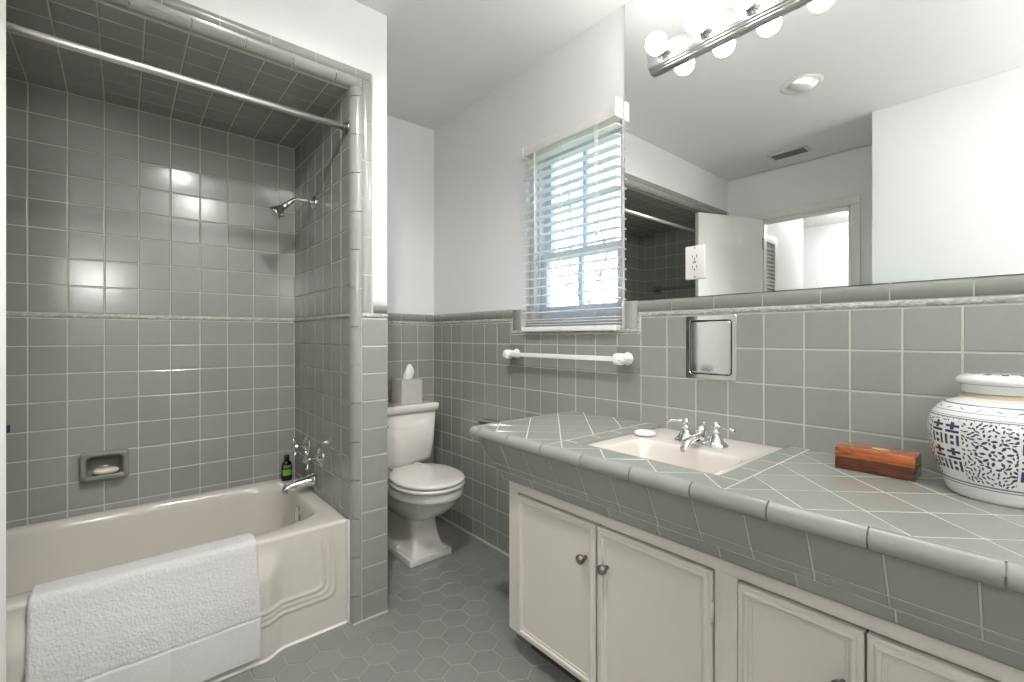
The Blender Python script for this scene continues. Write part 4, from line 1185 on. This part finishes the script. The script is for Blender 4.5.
# resample profile by height
def prof_at(h):
    for i in range(3, len(Pf)-1):
        if Pf[i+1][1] >= h:
            a, b = Pf[i], Pf[i+1]; t = (h-a[1])/(b[1]-a[1])
            p0_, p3_ = Pf[max(i-1, 3)], Pf[min(i+2, len(Pf)-1)]
            m0 = (b[0]-p0_[0])/(b[1]-p0_[1])*(b[1]-a[1]); m1 = (p3_[0]-a[0])/(p3_[1]-a[1])*(b[1]-a[1])
            return (2*t**3-3*t*t+1)*a[0]+(t**3-2*t*t+t)*m0+(-2*t**3+3*t*t)*b[0]+(t**3-t*t)*m1
    return Pf[-1][0]
NA, NH = 700, 190
H0, H1 = .010, .199
img = [[0]*NA for _ in range(NH)]
def cell(a, h): return int((a % (2*PI))/(2*PI)*NA) % NA, int((h-H0)/(H1-H0)*NH)
rj = random.Random(5)
RA = .108
def paint_ell(a, h, ra, rb, th, val=1):
    """filled ellipse; a angle position, h height, sizes in metres"""
    R_ = int(max(ra, rb)/(2*PI*RA)*NA)+2; ch = int(max(ra, rb)/(H1-H0)*NH)+2
    i0, j0 = cell(a, h); c, s = math.cos(th), math.sin(th)
    for dj in range(-ch, ch+1):
        j = j0+dj
        if not 0 <= j < NH: continue
        for di in range(-R_, R_+1):
            x = di*2*PI*RA/NA; y = dj*(H1-H0)/NH
            u, v_ = x*c+y*s, -x*s+y*c
            tt = 1-(abs(u)/ra)**2
            if tt > 0 and abs(v_) < rb*tt: img[j][(i0+di) % NA] = val
def paint_rect(a, h, wa, hh, val=1):
    i0, j0 = cell(a, h); di = int(wa/2/(2*PI*RA)*NA); dj = int(hh/2/(H1-H0)*NH)
    for j in range(max(0, j0-dj), min(NH, j0+dj+1)):
        for i in range(i0-di, i0+di+1): img[j][i % NA] = val
def paint_ring(h, w_, val=2):
    for j in range(NH):
        hh = H0+(j+.5)/NH*(H1-H0)
        if abs(hh-h) < w_: 
            for i in range(NA): img[j][i] = val
HLO, HHI = .036, .156
# flower and scroll strokes
centers = []
camdir = math.atan2(-JY, -JX)           # direction of the viewer from the jar
SYM = camdir-.80                        # column of the symbol
for c in range(5):
    for (dh_, da_) in ((.098, 0), (.062, .31), (.135, .33)):
        centers.append((SYM+.72+c*1.2566+da_, dh_, .028 if da_ == 0 else .019))
dots = []
def free(a, h, r):
    for (b, g, s) in dots:
        da_ = ((a-b+PI) % (2*PI)-PI)*RA
        if da_*da_+(h-g)**2 < (r+s)**2*.8: return False
    return True
for (a, h, r) in centers:
    for k in range(3 if r > .02 else 2):
        rad = r*(.30+.33*k); n_ = 6+3*k
        for i in range(n_):
            t = 2*PI*i/n_+k*.3
            aa, hh = a+rad*math.cos(t)/RA, h+rad*math.sin(t)
            if HLO+.003 < hh < HHI-.003:
                paint_ell(aa, hh, .0052 if k else .004, .0024, t+PI/2 if k % 2 == 0 else t); dots.append((aa, hh, .0042))
tries = 0
while tries < 60000:
    tries += 1
    a = rj.uniform(0, 2*PI); h = rj.uniform(HLO+.003, HHI-.002)
    sd_ = ((a-SYM+PI) % (2*PI)-PI)*RA
    if abs(sd_) < .0: continue
    if free(a, h, .0032):
        th = 3.1*noise.noise(V3(math.cos(a)*3, math.sin(a)*3, h*28))*2
        paint_ell(a, h, rj.uniform(.0034, .0048), .0015, th); dots.append((a, h, .0034))
# symbol columns: clear a panel and paint the doubled strokes
def symbol(ac):
    paint_rect(ac, .094, .062, .118, 0)
    for s_ in (-1, 1):
        x = ac+s_*.0148/RA
        for top in (.150, .098):
            paint_rect(x, top-.006, .024, .0055); paint_rect(x, top-.006, .0075, .014)
            paint_rect(x, top-.0175, .024, .0052)
            paint_rect(x-.0100/RA, top-.034, .0052, .021); paint_rect(x+.0100/RA, top-.034, .0052, .021)
            paint_rect(x, top-.028, .0070, .006); paint_rect(x, top-.040, .0070, .006)
for kk in range(5): symbol(SYM+kk*1.2566)
paint_ring(.0335, .0012); paint_ring(.028, .0007, 2); paint_ring(.160, .0008, 2); paint_ring(.1635, .0006, 2); paint_ring(.186, .0007, 2); paint_ring(.1725, .0008, 2)
for i in range(60): paint_ell(2*PI*i/60, .158, .0018, .0008, PI/2+.3)
for i in range(22): paint_ell(2*PI*i/22, .179, .007, .0012, .3*(-1)**i, 2)
bm = NB(); rs = []
for j in range(NH+1):
    h = H0+(H1-H0)*j/NH; r = prof_at(h)
    rs.append([V3(JX+r*math.cos(2*PI*i/NA), JY+r*math.sin(2*PI*i/NA), JZ+h) for i in range(NA)])
rings(bm, rs, 0, True, True, mifn=lambda j, i: img[j][i])
rb = [[V3(JX+r*math.cos(2*PI*i/NA), JY+r*math.sin(2*PI*i/NA), JZ+h) for i in range(NA)] for r, h in ((.058, .003), (.064, .0), (.082, .0), (.085, .003), (prof_at(H0), H0))]
rings(bm, rb, 0, True, True, True)
rn = [[V3(JX+r*math.cos(2*PI*i/NA), JY+r*math.sin(2*PI*i/NA), JZ+h) for i in range(0, NA, 5)] for r, h in ((prof_at(H1), H1), (.0605, .203), (.0600, .208), (.052, .208), (.050, .19))]
rings(bm, rn, 3, True)
bmesh.ops.remove_doubles(bm, verts=bm.verts, dist=.00001)
part('jar_body', bm, ['jarw', 'jarb', 'jarl', 'jaru'], jar)
bm = NB()
LP = [(.0595, .2085), (.0625, .2085), (.0635, .210), (.0635, .224), (.0650, .2255), (.0675, .2265), (.0705, .229), (.0710, .233), (.0700, .238), (.063, .2425), (.055, .2455), (.04, .2475), (.02, .2483), (.0005, .2485)]
NL_ = 96
def lidm(j, i):
    if j in (4,): return 2
    if j == 10: return 1 if (i % 8) in (0, 1, 2) else 0
    if j == 11: return 1 if (i//3) % 3 == 0 else 0
    return 0
rings(bm, [[V3(JX+r*math.cos(2*PI*i/NL_), JY+r*math.sin(2*PI*i/NL_), JZ+h) for i in range(NL_)] for r, h in LP], 0, True, True, True, True, mifn=lidm)
part('jar_lid', bm, ['jarw', 'jarb', 'jarl'], jar)
